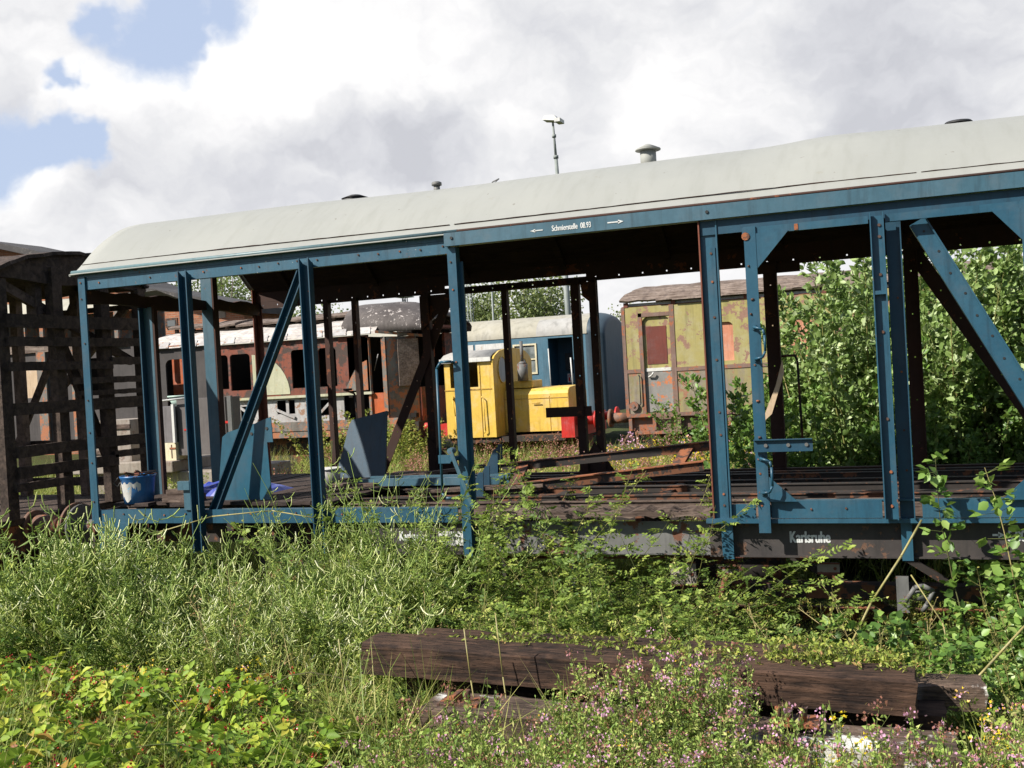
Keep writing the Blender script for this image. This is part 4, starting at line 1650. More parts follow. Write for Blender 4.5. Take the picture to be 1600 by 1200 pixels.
r2 = mb.build('upper_roof', M['plankgrey'], rc, fix=False)
sd = r2.modifiers.new('t', 'SOLIDIFY')
sd.thickness = .05
# dome end
mb = MB()
rg = []
for i in range(15):
    t = i / 14
    x = -5.6 + 2.15 * t
    hh = 1 - .02 * t - .98 * max(0, (t - .35) / .65) ** 2.3 * .55
    wd = 1.42 * (1 - .10 * t)
    rg.append([(x + .04 * random.uniform(-1, 1), 15.93 - wd * math.cos(math.pi * k / 16), 2.22 + (.75 * hh) * math.sin(math.pi * k / 16) ** .75 + random.uniform(-.008, .008)) for k in range(17)])
mb.loft(rg)
dm = mb.build('dome_roof', worn('sooty_roof', (.075, .062, .058), (.14, .12, .11), rust=(.30, .27, .25), amt=.40, sc=1.3, rough=.8), rc, fix=False)
sd = dm.modifiers.new('t', 'SOLIDIFY')
sd.thickness = .03
mb = MB()
rg = []
for i in range(10):
    t = i / 9
    rg.append([(-4.7 + .95 * t + .06 * math.sin(math.pi * k / 12), YB - .10 + .55 * t + .12 * k, 2.21 - .14 * t + .0 * k) for k in (0, 1)])
mb.loft(rg, sm=False)
ed = mb.build('eave_rail', M['burntgrey'], rc, fix=False)
sd = ed.modifiers.new('t', 'SOLIDIFY')
sd.thickness = .06
# vestibule: door opening, slanted end wall
mb = MB()
mb.box(-5.5, -5.0, YB, YB + .05, .86, 2.15)
mb.build('door_pillar', M['burntred'], rc)
mb = MB()
mb.box(-5.0, -4.94, YB, YB + .1, .1, 2.12)
mb.box(-4.62, -4.52, YB + .02, YB + .12, .1, 2.12)
mb.build('door_frame', M['burntgrey'], rc)
mb = MB()
mb.box(-4.94, -4.62, YB + .05, YB + .08, .15, .82)
mb.build('door', M['orange'], rc)
mb = MB()
mb.cyl((-4.98, YB + .3, 1.35), (-4.75, YB + .1, 1.72), .012, 6)
mb.build('loose_rod', M['frame_white'], rc)
mb = MB()
mb.poly([(-4.50, YB + .05, .1), (-4.0, YB + .55, .1), (-4.0, YB + .55, 2.1), (-4.50, YB + .05, 2.12)], (.02, .03, 0))
mb.build('slanted_wall', M['burntgrey'], rc)
mb = MB()
mb.poly([(-4.30, YB + .22, .95), (-3.93, YB + .56, .95), (-3.93, YB + .56, 2.05), (-4.30, YB + .22, 2.05)], (.03, -.04, 0))
mb.build('hanging_panel', M['plankgrey'], rc)
mb = MB()
mb.box(-4.0, -3.93, YB + .6, 17.2, .1, .9)
mb.box(-4.0, -3.93, 16.6, 17.2, .9, 2.2)
mb.build('end_wall', M['burntred'], rc)
mb = MB()
mb.tube([(-4.1, YB + .7, 2.42), (-3.75, YB + .9, 2.33), (-3.72, YB + .92, 2.2), (-3.72, YB + .92, 1.6)], .045, 8)
mb.box(-4.2, -3.6, YB + .75, 16.8, 2.30, 2.36)
mb.build('canopy_frame', M['redbrown'], rc)
mb = MB()
mb.box(-4.0, -3.9, YB + .3, 17.2, -.3, .1)
mb.box(-9.2, -4.4, YB + .4, 16.8, -.9, -.2)
mb.build('underframe', M['darksteel'], rc)

# ---- second derelict car further left, seen through the slats
dc = thing('derelict_coach', (-15, 15.9, -1.2), 'grey and cream derelict coach seen through the slats of the charred wagon', 'coach')
op = [(-15.6, -14.9, 1.15, 2.1), (-14.45, -14.0, .5, 2.05), (-13.2, -12.7, 1.2, 2.1)]
mb = MB()
wall_open(mb, -22, -11.7, YB + .05, .05, -.1, 2.35, op)
mb.build('side_wall', M['smoked'], dc)
mb = MB()
mb.box(-15.5, -14.95, YB + .12, YB + .15, .0, 2.1)
mb.box(-14.3, -14.02, YB + .4, YB + .43, .5, 2.05)
mb.build('door', M['tan'], dc)
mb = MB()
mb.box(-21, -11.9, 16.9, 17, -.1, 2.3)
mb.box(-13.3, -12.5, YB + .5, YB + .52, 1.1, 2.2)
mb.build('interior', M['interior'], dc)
mb = MB()
mb.box(-22, -11.9, YB - .02, YB + .04, 2.35, 2.55)
mb.box(-22, -11.9, YB + .1, YB + .2, 3.38, 3.50)
mb.build('eave_rail', M['plankgrey'], dc)
mb = MB()
for i in range(16):
    x = -21 + i * .62
    mb.box(x, x + .12, YB + .05, YB + .12, 2.55, 3.36)
mb.box(-22, -11.9, 16, 16.05, 2.5, 3.4)
mb.build('clerestory_post', M['burntgrey'], dc)
mb = MB()
mb.loft([[(x, y, z) for y, z in ((YB - .05, 3.40), (YB + .3, 3.72), (15.9, 3.86), (17.2, 3.6))] for x in (-22, -12.0)], sm=False)
mb.build('roof', M['carroof'], dc, fix=False)
mb = MB()
mb.box(-14.9, -14.6, YB - .02, YB + .04, -.1, 2.35)
mb.box(-13.75, -13.5, YB - .02, YB + .04, -.1, 2.35)
mb.build('side_pillar', M['burntgrey'], dc)

# ---- yellow shunting locomotive
sh = thing('shunting_locomotive', (-1.6, 15.9, -1.2), 'small yellow shunting locomotive with red buffers and a white roofed cab', 'locomotive')
mb = MB()
opc = [(-2.90, -2.68, .84, 1.40), (-2.44, -2.22, .84, 1.39)]
wall_open(mb, -3.04, -1.87, YB, .03, -.30, 1.42, opc)
for x_b in (-3.04,):
    mb.box(x_b, x_b + .03, YB + .03, 16.9, -.3, 1.42)
cab = mb.build('cab', M['yellow'], sh)
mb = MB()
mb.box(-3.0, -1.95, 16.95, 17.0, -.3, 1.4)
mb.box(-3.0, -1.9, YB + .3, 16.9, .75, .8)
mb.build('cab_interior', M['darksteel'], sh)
mb = MB()
for (a, c_) in ((-3.04, -2.92), (-2.20, -2.18)):
    pass
mb.box(-3.05, -1.90, YB - .012, YB, .775, .80)
mb.box(-2.62, -2.6, YB - .012, YB, -.28, .775)
mb.box(-2.18, -2.165, YB - .012, YB, -.28, 1.4)
mb.build('panel_seam', worn('yellow_seam', (.55, .33, .05), (.5, .3, .05), amt=.4), cab)
mb = MB()
mb.tube([(-2.14, YB - .05, .62), (-2.10, YB - .06, .58), (-2.08, YB - .06, -.15), (-2.12, YB - .05, -.2)], .014, 6)
mb.build('grab_handle', M['yellow'], cab)
mb = MB()
mb.tube([(-2.86, YB - .05, .62), (-2.80, YB - .05, .2), (-2.78, YB - .05, -.2)], .012, 6)
mb.cyl((-2.86, YB, .62), (-2.86, YB - .06, .62), .035, 10)
mb.build('grab_handle', M['yellow'], cab)
# front plate of the cab, with arched top and oval windows
mb = MB()
pts = []
top_ = [(14.46, 1.40), (14.6, 1.52), (14.9, 1.63), (15.3, 1.68), (15.75, 1.70), (16.2, 1.68), (16.6, 1.63), (16.9, 1.52), (17.04, 1.40)]
pts = [(-1.87, 14.46, -.3)] + [(-1.87, y, z) for y, z in top_] + [(-1.87, 17.04, -.3)]
mb.poly(pts, (.04, 0, 0))
fp = mb.build('cab_front', M['yellow'], sh)
for yc, zc in ((15.02, 1.20), (16.45, 1.15)):
    mb = MB()
    ov = [(-1.828, yc + .25 * math.cos(t), zc + .29 * math.sin(t)) for t in np.linspace(0, 2 * math.pi, 20, endpoint=False)]
    mb.poly(ov, (.006, 0, 0))
    wv = mb.build('oval_window', worn('dusty_pane', (.38, .36, .36), (.42, .40, .40), amt=.2, rough=.3) if 'dusty_pane' not in MATS else MATS['dusty_pane'], fp)
    mb = MB()
    mb.tube([(-1.822, yc + .26 * math.cos(t), zc + .30 * math.sin(t)) for t in np.linspace(0, 2 * math.pi, 21)], .014, 5)
    mb.build('window_frame', M['yellow'], wv)
mb = MB()
prof_c = [(14.44, 1.44), (14.7, 1.56), (15.2, 1.64), (15.75, 1.66), (16.3, 1.64), (16.8, 1.56), (17.06, 1.44)]
mb.loft([[(x, y, z) for y, z in prof_c] for x in (-3.12, -1.9)], sm=True)
cr = mb.build('cab_roof', M['carroof2'], sh, fix=False)
sd = cr.modifiers.new('t', 'SOLIDIFY')
sd.thickness = .03
mb = MB()
mb.box(-3.12, -1.875, YB - .075, YB - .02, 1.405, 1.50)
mb.build('roof_edge', M['white'], cr)
# hood
YH = 15.05
mb = MB()
hp = [(YH, -.24), (YH, .60), (YH + .04, .68), (YH + .14, .73), (15.75, .76), (16.36, .73), (16.42, .68), (16.46, .60), (16.46, -.24)]
rg = [[(x, y, z if x < -.30 else z - (.06 if z > .5 and x > -.28 else 0)) for y, z in hp] for x in (-1.83, -1.0, -.34, -.29)]
mb.loft(rg, capends=True, sm=False)
hd = mb.build('hood', M['yellow'], sh, .015)
mb = MB()
for x in (-.75,):
    mb.box(x, x + .012, YH - .008, YH, -.22, .55)
mb.box(-1.83, -.32, YH - .010, YH, .50, .515)
mb.cyl((-1.15, YH - .04, .40), (-.95, YH - .04, .40), .012, 6)
mb.build('hood_seam', MATS['yellow_seam'], hd)
mb = MB()
mb.box(-1.80, -1.18, 15.2, 15.9, .75, .92)
mb.build('hood_box', M['yellow'], hd, .02)
mb = MB()
mb.cyl((-1.38, 15.15, .92), (-1.38, 15.15, 1.30), .12, 16)
mb.cyl((-1.38, 15.15, 1.30), (-1.38, 15.15, 1.36), .12, 16, .05)
mb.cyl((-1.38, 15.15, 1.36), (-1.385, 15.15, 1.82), .038, 12)
mb.build('exhaust_stack', M['steelgrey'], sh)
mb = MB()
mb.box(-.30, .0, YB - .05, 17.0, -.36, .10)
mb.box(-.12, .02, YB + .1, YB + .2, -.10, .22)
mb.build('buffer_beam', M['red'], sh)
mb = MB()
mb.box(-3.55, -3.06, YB + .3, 17.0, -.28, .0)
mb.build('buffer_beam', M['red'], sh)
mb = MB()
for y in (14.95, 16.7):
    mb.cyl((.0, y, -.02), (.30, y, -.02), .10, 18)
    mb.cyl((.34, y, -.02), (.38, y, -.02), .20, 24)
    mb.cyl((.29, y, -.02), (.35, y, -.02), .07, 12)
    mb.build('buffer', M['red'], sh)
    mb = MB()
    mb.cyl((-3.55, y, -.02), (-3.8, y, -.02), .08, 16)
    mb.build('buffer', M['red'], sh)
    mb = MB()
mb = MB()
mb.box(-3.0, -.2, YB + .05, 16.95, -.42, -.30)
mb.build('footplate', M['darksteel'], sh)
mb = MB()
for x in (-2.3, -.8):
    for yy in (15.1, 16.6):
        mb.cyl((x, yy, -.72), (x, yy + .1, -.72), .42, 28)
    mb.cyl((x, 15, -.72), (x, 16.7, -.72), .06, 10)
mb.box(-3.0, -.2, 15.2, 16.5, -.7, -.42)
mb.build('running_gear', M['redbrown'], sh)

# ---- yellow green railcar
gc = thing('green_railcar', (6.5, 15.9, -1.2), 'rusting yellow green railcar with a maroon panelled door and a bare plank roof', 'railcar')
GX0, GX1 = 1.17, 13.5
og = [(1.60, 2.19, .12, 2.14), (3.04, 3.50, 1.12, 1.92), (4.6, 5.2, 1.12, 1.92), (6.2, 6.8, 1.12, 1.92), (8.0, 8.6, 1.12, 1.92)]
mb = MB()
wall_open(mb, GX0, GX1, YB, .05, 1.02, 2.36, [(o[0], o[1], max(o[2], 1.02), o[3]) for o in og])
mb.box(GX0, GX0 + .05, YB + .05, 17.2, 1.02, 2.36)
for o_ in og[1:]:
    corner_fill(mb, o_, YB - .002, .054, .10)
corner_fill(mb, og[0], YB - .002, .054, .14)
mb.build('upper_side', M['green'], gc)
mb = MB()
mb.box(GX0, 1.60, YB + .004, YB + .05, .08, 1.02)
mb.box(2.19, GX1, YB + .004, YB + .05, .08, 1.02)
mb.box(GX0, GX0 + .05, YB + .05, 17.2, .08, 1.02)
mb.build('lower_side', M['green_low'], gc)
mb = MB()
mb.box(GX0 - .01, 1.60, YB - .012, YB, .96, 1.04)
mb.box(2.19, GX1, YB - .012, YB, .96, 1.04)
mb.box(GX0 - .012, GX0 + .06, YB - .014, YB - .0, .06, 2.36)
mb.box(1.52, 1.60, YB - .014, YB, .08, 2.22)
mb.box(2.19, 2.29, YB - .014, YB, .08, 2.36)
mb.box(1.52, 2.19, YB - .014, YB, 2.14, 2.22)
mb.box(GX0, GX1, YB - .02, YB, .02, .10)
mb.build('side_strip', M['brownstrip'], gc)
mb = MB()
mb.box(2.95, 3.04, YB - .012, YB, 1.04, 1.92)
for i in range(18):
    z = 1.1 + i * .05
    mb.cyl((2.96, YB, z), (2.96, YB - .012, z), .012, 5)
mb.build('rivet_strip', M['brownstrip'], gc)
mb = MB()
mb.box(1.60, 2.19, YB + .05, YB + .08, 1.04, 2.14)
dr = mb.build('door', M['green'], gc)
mb = MB()
mb.box(1.67, 2.10, YB + .04, YB + .05, 1.13, 1.93)
mb.build('door_panel', M['maroon'], dr)
mb = MB()
mb.box(1.60, 2.19, YB + .05, YB + .08, .12, 1.04)
mb.build('door_lower', M['greygreen'], dr)
mb = MB()
mb.box(1.62, 2.17, YB + .035, YB + .05, .98, 1.05)
mb.tube([(1.68, YB + .02, .86), (1.76, YB - .02, .90), (1.80, YB - .02, .96)], .02, 6)
mb.build('door_handle', M['white'], dr)
mb = MB()
mb.tube([(1.48, YB - .04, .92), (1.50, YB - .06, .88), (1.50, YB - .06, .32), (1.47, YB - .04, .28)], .014, 6)
mb.build('grab_handle', M['black'], gc)
mb = MB()
mb.cyl((1.34, YB - .02, .26), (1.34, YB - .06, .26), .10, 20)
mb.cyl((1.34, YB - .06, .26), (1.34, YB - .08, .26), .03, 10)
mb.build('lamp_socket', M['brownstrip'], gc)
for o_ in og[1:]:
    mb = MB()
    mb.box(o_[0] - .0, o_[1] + .0, YB + .055, YB + .07, o_[2], o_[3])
    w_ = mb.build('window_curtain', M['salmon'], gc)
# roof: thick layers of bare boards on an arched end
mb = MB()
layers = 7
prg = [(YB - .06, 2.465), (YB + .02, 2.53), (YB + .12, 2.60), (YB + .30, 2.69), (YB + .6, 2.76), (YB + 1.4, 2.82), (YB + 2.2, 2.74), (YB + 2.8, 2.45)]
rg = []
nseg = 60
for i in range(nseg + 1):
    x = GX0 - .02 + (GX1 - GX0) * i / nseg
    e = .35 * max(0, 1 - (x - GX0) / .5)
    rg.append([(x + (.10 if j > 2 else 0) * 0 + (.35 * (j / 4) ** 2 if i == 0 and j < 5 else (.35 if i == 0 else 0)), y, z + random.uniform(-.016, .012)) for j, (y, z) in enumerate(prg)])
mb.loft(rg, sm=False)
gr = mb.build('plank_roof', M['plankgrey'], gc, fix=False)
sd = gr.modifiers.new('t', 'SOLIDIFY')
sd.thickness = .05
mb = MB()
for i in range(44):
    x = GX0 + .15 + random.uniform(0, 9)
    j = random.randint(0, 3)
    y, z = prg[j]
    y2, z2 = prg[j + 1]
    t = random.random()
    L = random.uniform(.4, 1.4)
    c_ = Vector((x, y + (y2 - y) * t - .035, z + (z2 - z) * t + .01))
    mb.bar(c_, c_ + Vector((L, 0, random.uniform(-.015, .02))), random.uniform(.03, .07), .016, (0, .4, 1))
mb.build('loose_plank', M['plankgrey'], gr)
mb = MB()
for x in (GX0 + .05, 2.24, 3.75, 5.3, 6.9):
    mb.box(x, x + .09, YB - .01, YB + .06, 2.36, 2.46)
mb.box(GX0, GX1, YB + .02, YB + .07, 2.355, 2.38)
mb.build('roof_post', M['redbrown'], gc)
mb = MB()
mb.box(GX0 + .1, GX1, YB + .10, YB + .14, 2.36, 2.44)
mb.build('roof_fascia', M['white'], gc)
mb = MB()
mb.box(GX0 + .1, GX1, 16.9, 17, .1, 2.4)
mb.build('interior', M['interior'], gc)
mb = MB()
mb.box(GX0, GX1, YB + .12, YB + .18, -.28, .02)
for x in (1.20, 1.72, 2.25, 3.3, 4.4):
    mb.box(x, x + .07, YB - .0, YB + .12, -.26, .02)
mb.box(1.35, 2.35, YB - .1, YB + .1, -.34, -.28)
mb.box(1.35, 1.41, YB - .05, YB + .0, -.72, -.34)
mb.box(1.0, 2.7, YB - .12, YB + .05, -.76, -.70)
mb.bar((1.2, YB, -.3), (1.0, YB, -.6), .03, .03)
mb.build('underframe', M['brownstrip'], gc)
mb = MB()
for x in (1.95, 4.2, 10):
    for yy in (15.1, 16.5):
        mb.cyl((x, yy, -.72), (x, yy + .12, -.72), .45, 28)
    mb.cyl((x, 15.0, -.72), (x, 16.7, -.72), .06, 10)
mb.box(1.4, 10.4, 15.25, 16.4, -.8, -.35)
mb.build('wheelset', M['darksteel'], gc)
mb = MB()
for y in (14.95, 16.7):
    mb.cyl((1.12, y, .0), (.72, y, .0), .10, 16, .12)
    mb.cyl((.72, y, .0), (.66, y, .0), .20, 24)
    mb.build('buffer', M['rustbuf'], gc)
    mb = MB()
mb = MB()
mb.tube([(1.15, 15.6, -.05), (.8, 15.7, -.12), (.55, 15.8, -.05)], .04, 6)
mb.build('coupling', M['darksteel'], gc)

# ---- blue passenger coach behind
YC = 22.0
pc = thing('passenger_coach', (-10, 23.4, -1.2), 'blue passenger coach with a cream roof standing behind the yellow locomotive', 'coach')
oc = [(-6.75, -5.5, 1.05, 1.93), (-5.3, -4.3, 1.05, 1.93), (-4.15, -3.42, 1.05, 1.90), (-3.05, -2.30, -.1, 2.05), (-8.5, -7.4, 1.05, 1.9), (-10.2, -9.2, 1.05, 1.9)]
mb = MB()
wall_open(mb, -21, -1.9, YC, .05, -.2, 2.12, oc)
mb.build('side_wall', M['carblue'], pc)
mb = MB()
mb.box(-6.8, -5.42, YC - .02, YC - .005, 1.0, 2.0)
mb.box(-5.35, -4.22, YC - .02, YC - .005, .98, 2.0)
mb.box(-8.6, -7.3, YC - .02, YC - .005, .98, 2.0)
mb.build('window_board', M['white'], pc)
mb = MB()
ring_frame(mb, (-4.1, -3.46, 1.08, 1.88), YC - .03, YC + .02, .05)
mb.box(-4.1, -3.46, YC - .02, YC + .01, 1.45, 1.49)
wf = mb.build('window_frame', M['cream'], pc)
mb = MB()
mb.box(-4.1, -3.46, YC + .01, YC + .02, 1.08, 1.88)
mb.build('pane', worn('milky_pane', (.30, .33, .32), (.12, .14, .13), amt=.3, sc=1.5, rough=.2), wf)
mb = MB()
mb.box(-3.15, -2.2, YC + .9, YC + .95, -.2, 2.1)
mb.box(-3.10, -3.05, YC + .05, YC + .9, -.2, 2.1)
mb.box(-2.30, -2.25, YC + .05, YC + .9, -.2, 2.1)
mb.box(-3.1, -2.25, YC + .05, YC + .9, .0, .05)
mb.build('vestibule', M['blue_dark'], pc)
mb = MB()
mb.box(-2.80, -2.42, YC + .80, YC + .84, 1.08, 1.60)
mb.build('vestibule_window', M['black'], pc)
mb = MB()
mb.box(-2.74, -2.56, YC + .76, YC + .79, .72, .98)
sg = mb.build('fire_notice', M['white'], pc)
mb = MB()
mb.box(-2.715, -2.585, YC + .755, YC + .76, .745, .955)
mb.build('notice_field', M['red'], sg)
mb = MB()
mb.box(-2.66, -2.62, YC + .750, YC + .755, .77, .91)
mb.cyl((-2.665, YC + .755, .90), (-2.665, YC + .750, .90), .03, 8)
mb.build('notice_symbol', M['white'], sg)
mb = MB()
mb.cyl((-3.0, YC - .06, .55), (-3.03, YC - .06, 1.75), .018, 8)
mb.cyl((-2.33, YC - .06, .55), (-2.36, YC - .06, 1.45), .022, 8)
mb.build('grab_pole', M['white'], pc)
mb = MB()
pr = [(YC - .02, 2.12), (YC + .02, 2.30), (YC + .2, 2.50), (YC + .55, 2.66), (YC + 1.0, 2.74), (YC + 1.4, 2.76), (YC + 2.0, 2.70), (YC + 2.6, 2.45), (YC + 2.82, 2.12)]
pr = smooth_arc(pr, 3)
mb.loft([[(x, y, z) for y, z in pr] for x in np.linspace(-21, -1.85, 20)])
mb.build('roof', M['carroof'], pc, fix=False)
mb = MB()
mb.loft([[(x, y, z + .012) for y, z in pr[:9]] for x in np.linspace(-3.4, -2.3, 4)])
mb.build('roof_patch', M['carroof2'], pc, fix=False)
# rounded end
mb = MB()
pr2 = [(YC, -.2), (YC, 2.12)] + pr[1:-1] + [(YC + 2.8, 2.12), (YC + 2.8, -.2)]
cen = (YC + 1.4, 1.0)
rg = []
for i in range(7):
    t = i / 6 * math.pi / 2
    f_ = .86 + .14 * math.cos(t)
    rg.append([(-1.9 + .55 * math.sin(t), cen[0] + (y - cen[0]) * f_, cen[1] + (z - cen[1]) * (f_ if z > 1 else 1)) for y, z in pr2])
mb.loft(rg, capends=True)
mb.build('end_wall', M['slate'], pc, fix=False)
mb = MB()
mb.box(-20, -2.2, YC + .3, YC + 2.5, -.9, -.2)
mb.build('underframe', M['darksteel'], pc)

pc2 = thing('passenger_coach', (0, 31.4, -1.2), 'second coach in brighter blue seen between the first coach and the green railcar', 'coach')
YD = 30
mb = MB()
mb.box(-9, 9, YD, YD + .1, -.3, 2.12)
mb.build('side_wall', M['carblue2'], pc2)
mb = MB()
mb.box(-3.40, -3.02, YD - .05, YD, 1.55, 1.85)
mb.build('number_plate', M['white'], pc2)
mb = MB()
mb.box(-3.32, -3.10, YD - .06, YD - .05, 1.64, 1.77)
mb.box(-3.6, -2.9, YD - .06, YD - .02, 1.38, 1.46)
mb.build('plate_marking', M['darksteel'], pc2)
mb = MB()
mb.loft([[(x, y, z) for y, z in ((YD - .02, 2.12), (YD + .1, 2.4), (YD + .5, 2.68), (YD + 1.4, 2.8), (YD + 2.8, 2.2))] for x in (-9, 9)])
mb.build('roof', M['carroof2'], pc2, fix=False)
mb = MB()
mb.bar((-3.6, YD - .1, .2), (-3.05, YD - .1, 1.15), .06, .06)
mb.build('stay', M['blue_dark'], pc2)
fw = thing('flat_wagon', (-3, 27, -1.2), 'red flat wagon bed peeping out left of the green railcar', 'flat wagon')
mb = MB()
mb.box(-4.4, 2, 26, 28.5, .05, .28)
mb.build('deck', M['red'], fw)
mb = MB()
mb.box(-4.2, 2, 26.1, 26.2, -.25, .05)
mb.cyl((-3.2, 26.3, -.7), (-3.2, 26.4, -.7), .45, 20)
mb.cyl((-2.95, 25.9, .05), (-2.95, 25.9, .9), .05, 8)
mb.build('underframe', M['red'], fw)

# ---- grey box with cream base on the yard
bx = thing('equipment_cabinet', (-5.3, 8.4, -1.2), 'grey equipment cabinet with a cream base and pale green bowl on top', 'cabinet')
mb = MB()
mb.box(-5.98, -5.42, 8.0, 8.55, .22, .86)
mb.build('cabinet_front', M['boxgrey'], bx)
mb = MB()
mb.box(-5.98, -5.40, 7.98, 8.55, -.10, .215)
mb.slot = 1
mb.box(-5.5, -5.48, 7.975, 7.98, -.06, .18)
mb.box(-5.53, -5.40, 7.97, 7.98, .10, .13)
mb.box(-5.9, -5.80, 7.97, 7.98, .10, .13)
mb.build('cream_base', [M['cream'], M['rust']], bx)
mb = MB()
mb.box(-5.43, -5.38, 7.95, 8.0, .215, .90)
mb.build('corner_strip', M['white'], bx)
mb = MB()
mb.box(-5.38, -4.36, 8.05, 8.5, -.02, .98)
mb.slot = 1
mb.box(-5.25, -4.98, 8.04, 8.05, .42, .45)
mb.box(-4.44, -4.30, 8.04, 8.05, .52, .56)
mb.build('dark_box', [M['boxdark'], M['red']], bx)
mb = MB()
mb.cyl((-5.55, 8.4, .86), (-5.55, 8.4, 1.02), .15, 20, .22)
mb.cyl((-5.55, 8.4, 1.02), (-5.55, 8.4, 1.05), .24, 20)
mb.build('bowl', M['palegreen'], bx)
mb = MB()
mb.cyl((-6.4, 7.95, .93), (-5.05, 7.95, 1.0), .018, 8)
mb.build('white_pipe', M['white'], bx)
mb = MB()
mb.box(-4.28, -4.20, 8.0, 8.06, .0, 1.0)
mb.build('corner_strip', M['steelgrey'], bx)
mb = MB()
mb.box(-7.6, -5.35, 7.8, 9.8, -.30, -.10)
mb.slot = 0
mb.box(-7.3, -4.2, 8.0, 9.8, -.9, -.30)
tag(mb.build('concrete_plinth', M['concrete'], None, .02), 'crumbling brown concrete slab beneath the grey and cream cabinet', 'concrete slab')
cb = thing('wooden_crate', (-7.0, 8.2, -.1), 'brown wooden crate left of the grey cabinet seen through the charred slats', 'crate')
mb = MB()
mb.box(-7.2, -6.4, 8.0, 8.8, -.098, .66)
mb.build('crate_body', M['concrete'], cb)
mb = MB()
mb.box(-7.22, -6.38, 7.97, 8.0, .50, .58)
mb.box(-7.22, -6.38, 7.97, 8.0, .05, .12)
mb.build('crate_batten', M['plank'], cb)

# ---- brick shed
bs = thing('brick_building', (-22, 30, -1.2), 'red brick railway shed with a dark tarred roof behind the burnt railcar', 'building')
mb = MB()
yb = 26
pts = [(-34, yb, -1.2), (-16.25, yb, -1.2), (-16.25, yb, 3.95), (-20.7, yb, 4.98), (-25.5, yb, 6.75), (-28, yb, 7.35), (-34, yb, 5)]
mb.poly(pts, (0, .3, 0))
mb.box(-16.55, -16.25, yb + .3, 28.4, -1.2, 3.9)
mb.build('wall', M['brick'], bs)
mb = MB()
for (a, c_) in (((-15.75, 4.0), (-20.7, 5.14)), ((-20.7, 5.14), (-25.6, 6.95)), ((-25.6, 6.95), (-28.2, 7.62)), ((-28.2, 7.62), (-34, 5.3))):
    mb.hexa([(a[0], yb - .5, a[1] - .16), (c_[0], yb - .5, c_[1] - .16), (c_[0], 28.6, c_[1] - .16), (a[0], 28.6, a[1] - .16), (a[0], yb - .5, a[1] + .08), (c_[0], yb - .5, c_[1] + .08), (c_[0], 28.6, c_[1] + .08), (a[0], 28.6, a[1] + .08)])
mb.build('roof', worn('tar_felt', (.05, .045, .045), (.075, .07, .068), rust=(.10, .09, .08), amt=.4, rough=.8), bs)
for (x, z, w, h) in ((-19.8, 3.55, .55, .35), (-17.7, 3.75, .65, .42)):
    mb = MB()
    mb.box(x, x + w, yb - .03, yb, z, z + h)
    wi = mb.build('window', M['concrete'] if x > -18 else M['darksteel'], bs)
    if x < -18:
        mb = MB()
        mb.box(x + .1, x + w - .1, yb - .04, yb - .03, z + .05, z + h - .08)
        mb.build('pane', M['glass'], wi)

# ---- masts
lm = thing('floodlight_mast', (-14.3, 60, -1.2), 'tall grey tubular floodlight mast rising behind the freight wagon roof', 'light mast')
mb = MB()
mb.cyl((-14.2, 60, -1.2), (-14.45, 60, 10.5), .22, 14, .18)
mb.cyl((-14.45, 60, 10.5), (-14.58, 60, 15.2), .14, 12, .12)
mb.cyl((-14.58, 60, 15.2), (-14.66, 60, 17.5), .09, 10, .07)
for z, r in ((15.2, .17), (16.6, .14), (12.5, .18)):
    mb.cyl((-14.57 - (z - 15) * .035, 60, z - .1), (-14.57 - (z - 15) * .035, 60, z + .1), r, 12)
mb.build('pole', M['mast'], lm)
mb = MB()
mb.hexa([(-15.25, 59.6, 17.68), (-14.15, 59.6, 17.5), (-14.15, 60.5, 17.5), (-15.25, 60.5, 17.68), (-15.15, 59.7, 17.98), (-14.45, 59.7, 17.92), (-14.45, 60.4, 17.92), (-15.15, 60.4, 17.98)])
mb.box(-14.40, -14.02, 59.5, 60.5, 17.42, 17.66)
mb.build('floodlight', M['white'], lm)


def lattice(name, x, y, z1, w, label, platform):
    t = thing(name, (x, y, -1.2), label, 'mast')
    mb = MB()
    for sx in (-1, 1):
        for sy in (-1, 1):
            mb.cyl((x + sx * w, y + sy * w, -1.2), (x + sx * w * .45, y + sy * w * .45, z1), .035, 5)
    n = int((z1 + 1.2) / .8)
    for i in range(n):
        a, c_ = i / n, (i + 1) / n
        za, zb = -1.2 + (z1 + 1.2) * a, -1.2 + (z1 + 1.2) * c_
        wa, wb = w * (1 - .55 * a), w * (1 - .55 * c_)
        s_ = 1 if i % 2 else -1
        mb.cyl((x - s_ * wa, y - wa, za), (x + s_ * wb, y - wb, zb), .022, 4)
        mb.cyl((x - s_ * wa, y + wa, za), (x + s_ * wb, y + wb, zb), .022, 4)
        mb.cyl((x - wa, y - wa, za), (x + wa, y - wa, za), .02, 4)
    mb.build('lattice_tower', M['mast'], t)
    if platform:
        mb = MB()
        mb.box(x - .5, x + .5, y - .5, y + .5, z1, z1 + .06)
        for k in (-.45, 0, .45):
            mb.box(x + k - .08, x + k + .08, y - .5, y - .4, z1 + .06, z1 + .25)
        mb.build('lamp_platform', M['mast'], t)


lattice('lattice_mast', -26.3, 60, 6.75, .28, 'thin lattice floodlight mast with a small platform seen above the burnt dome roof', True)
lattice('lattice_mast', -20.6, 58, 7.5, .32, 'lattice mast standing in front of the birch trees', False)
mb = MB()
mb.cyl((-18.9, 58, -1.2), (-18.9, 58, 7.5), .07, 8)
tag(mb.build('signal_pole', M['mast']), 'slim plain pole right of the lattice mast by the birches', 'pole')
mb = MB()
mb.tube([(3.44, 1.3, 2.79), (3.50, 1.3, 2.845), (3.56, 1.3, 2.865)], .006, 5)
mb.tube([(3.50, 1.25, 2.80), (3.56, 1.3, 2.865), (3.53, 1.3, 2.85)], .004, 5)
mb.build('roof_wire', M['steelgrey'], wagon)

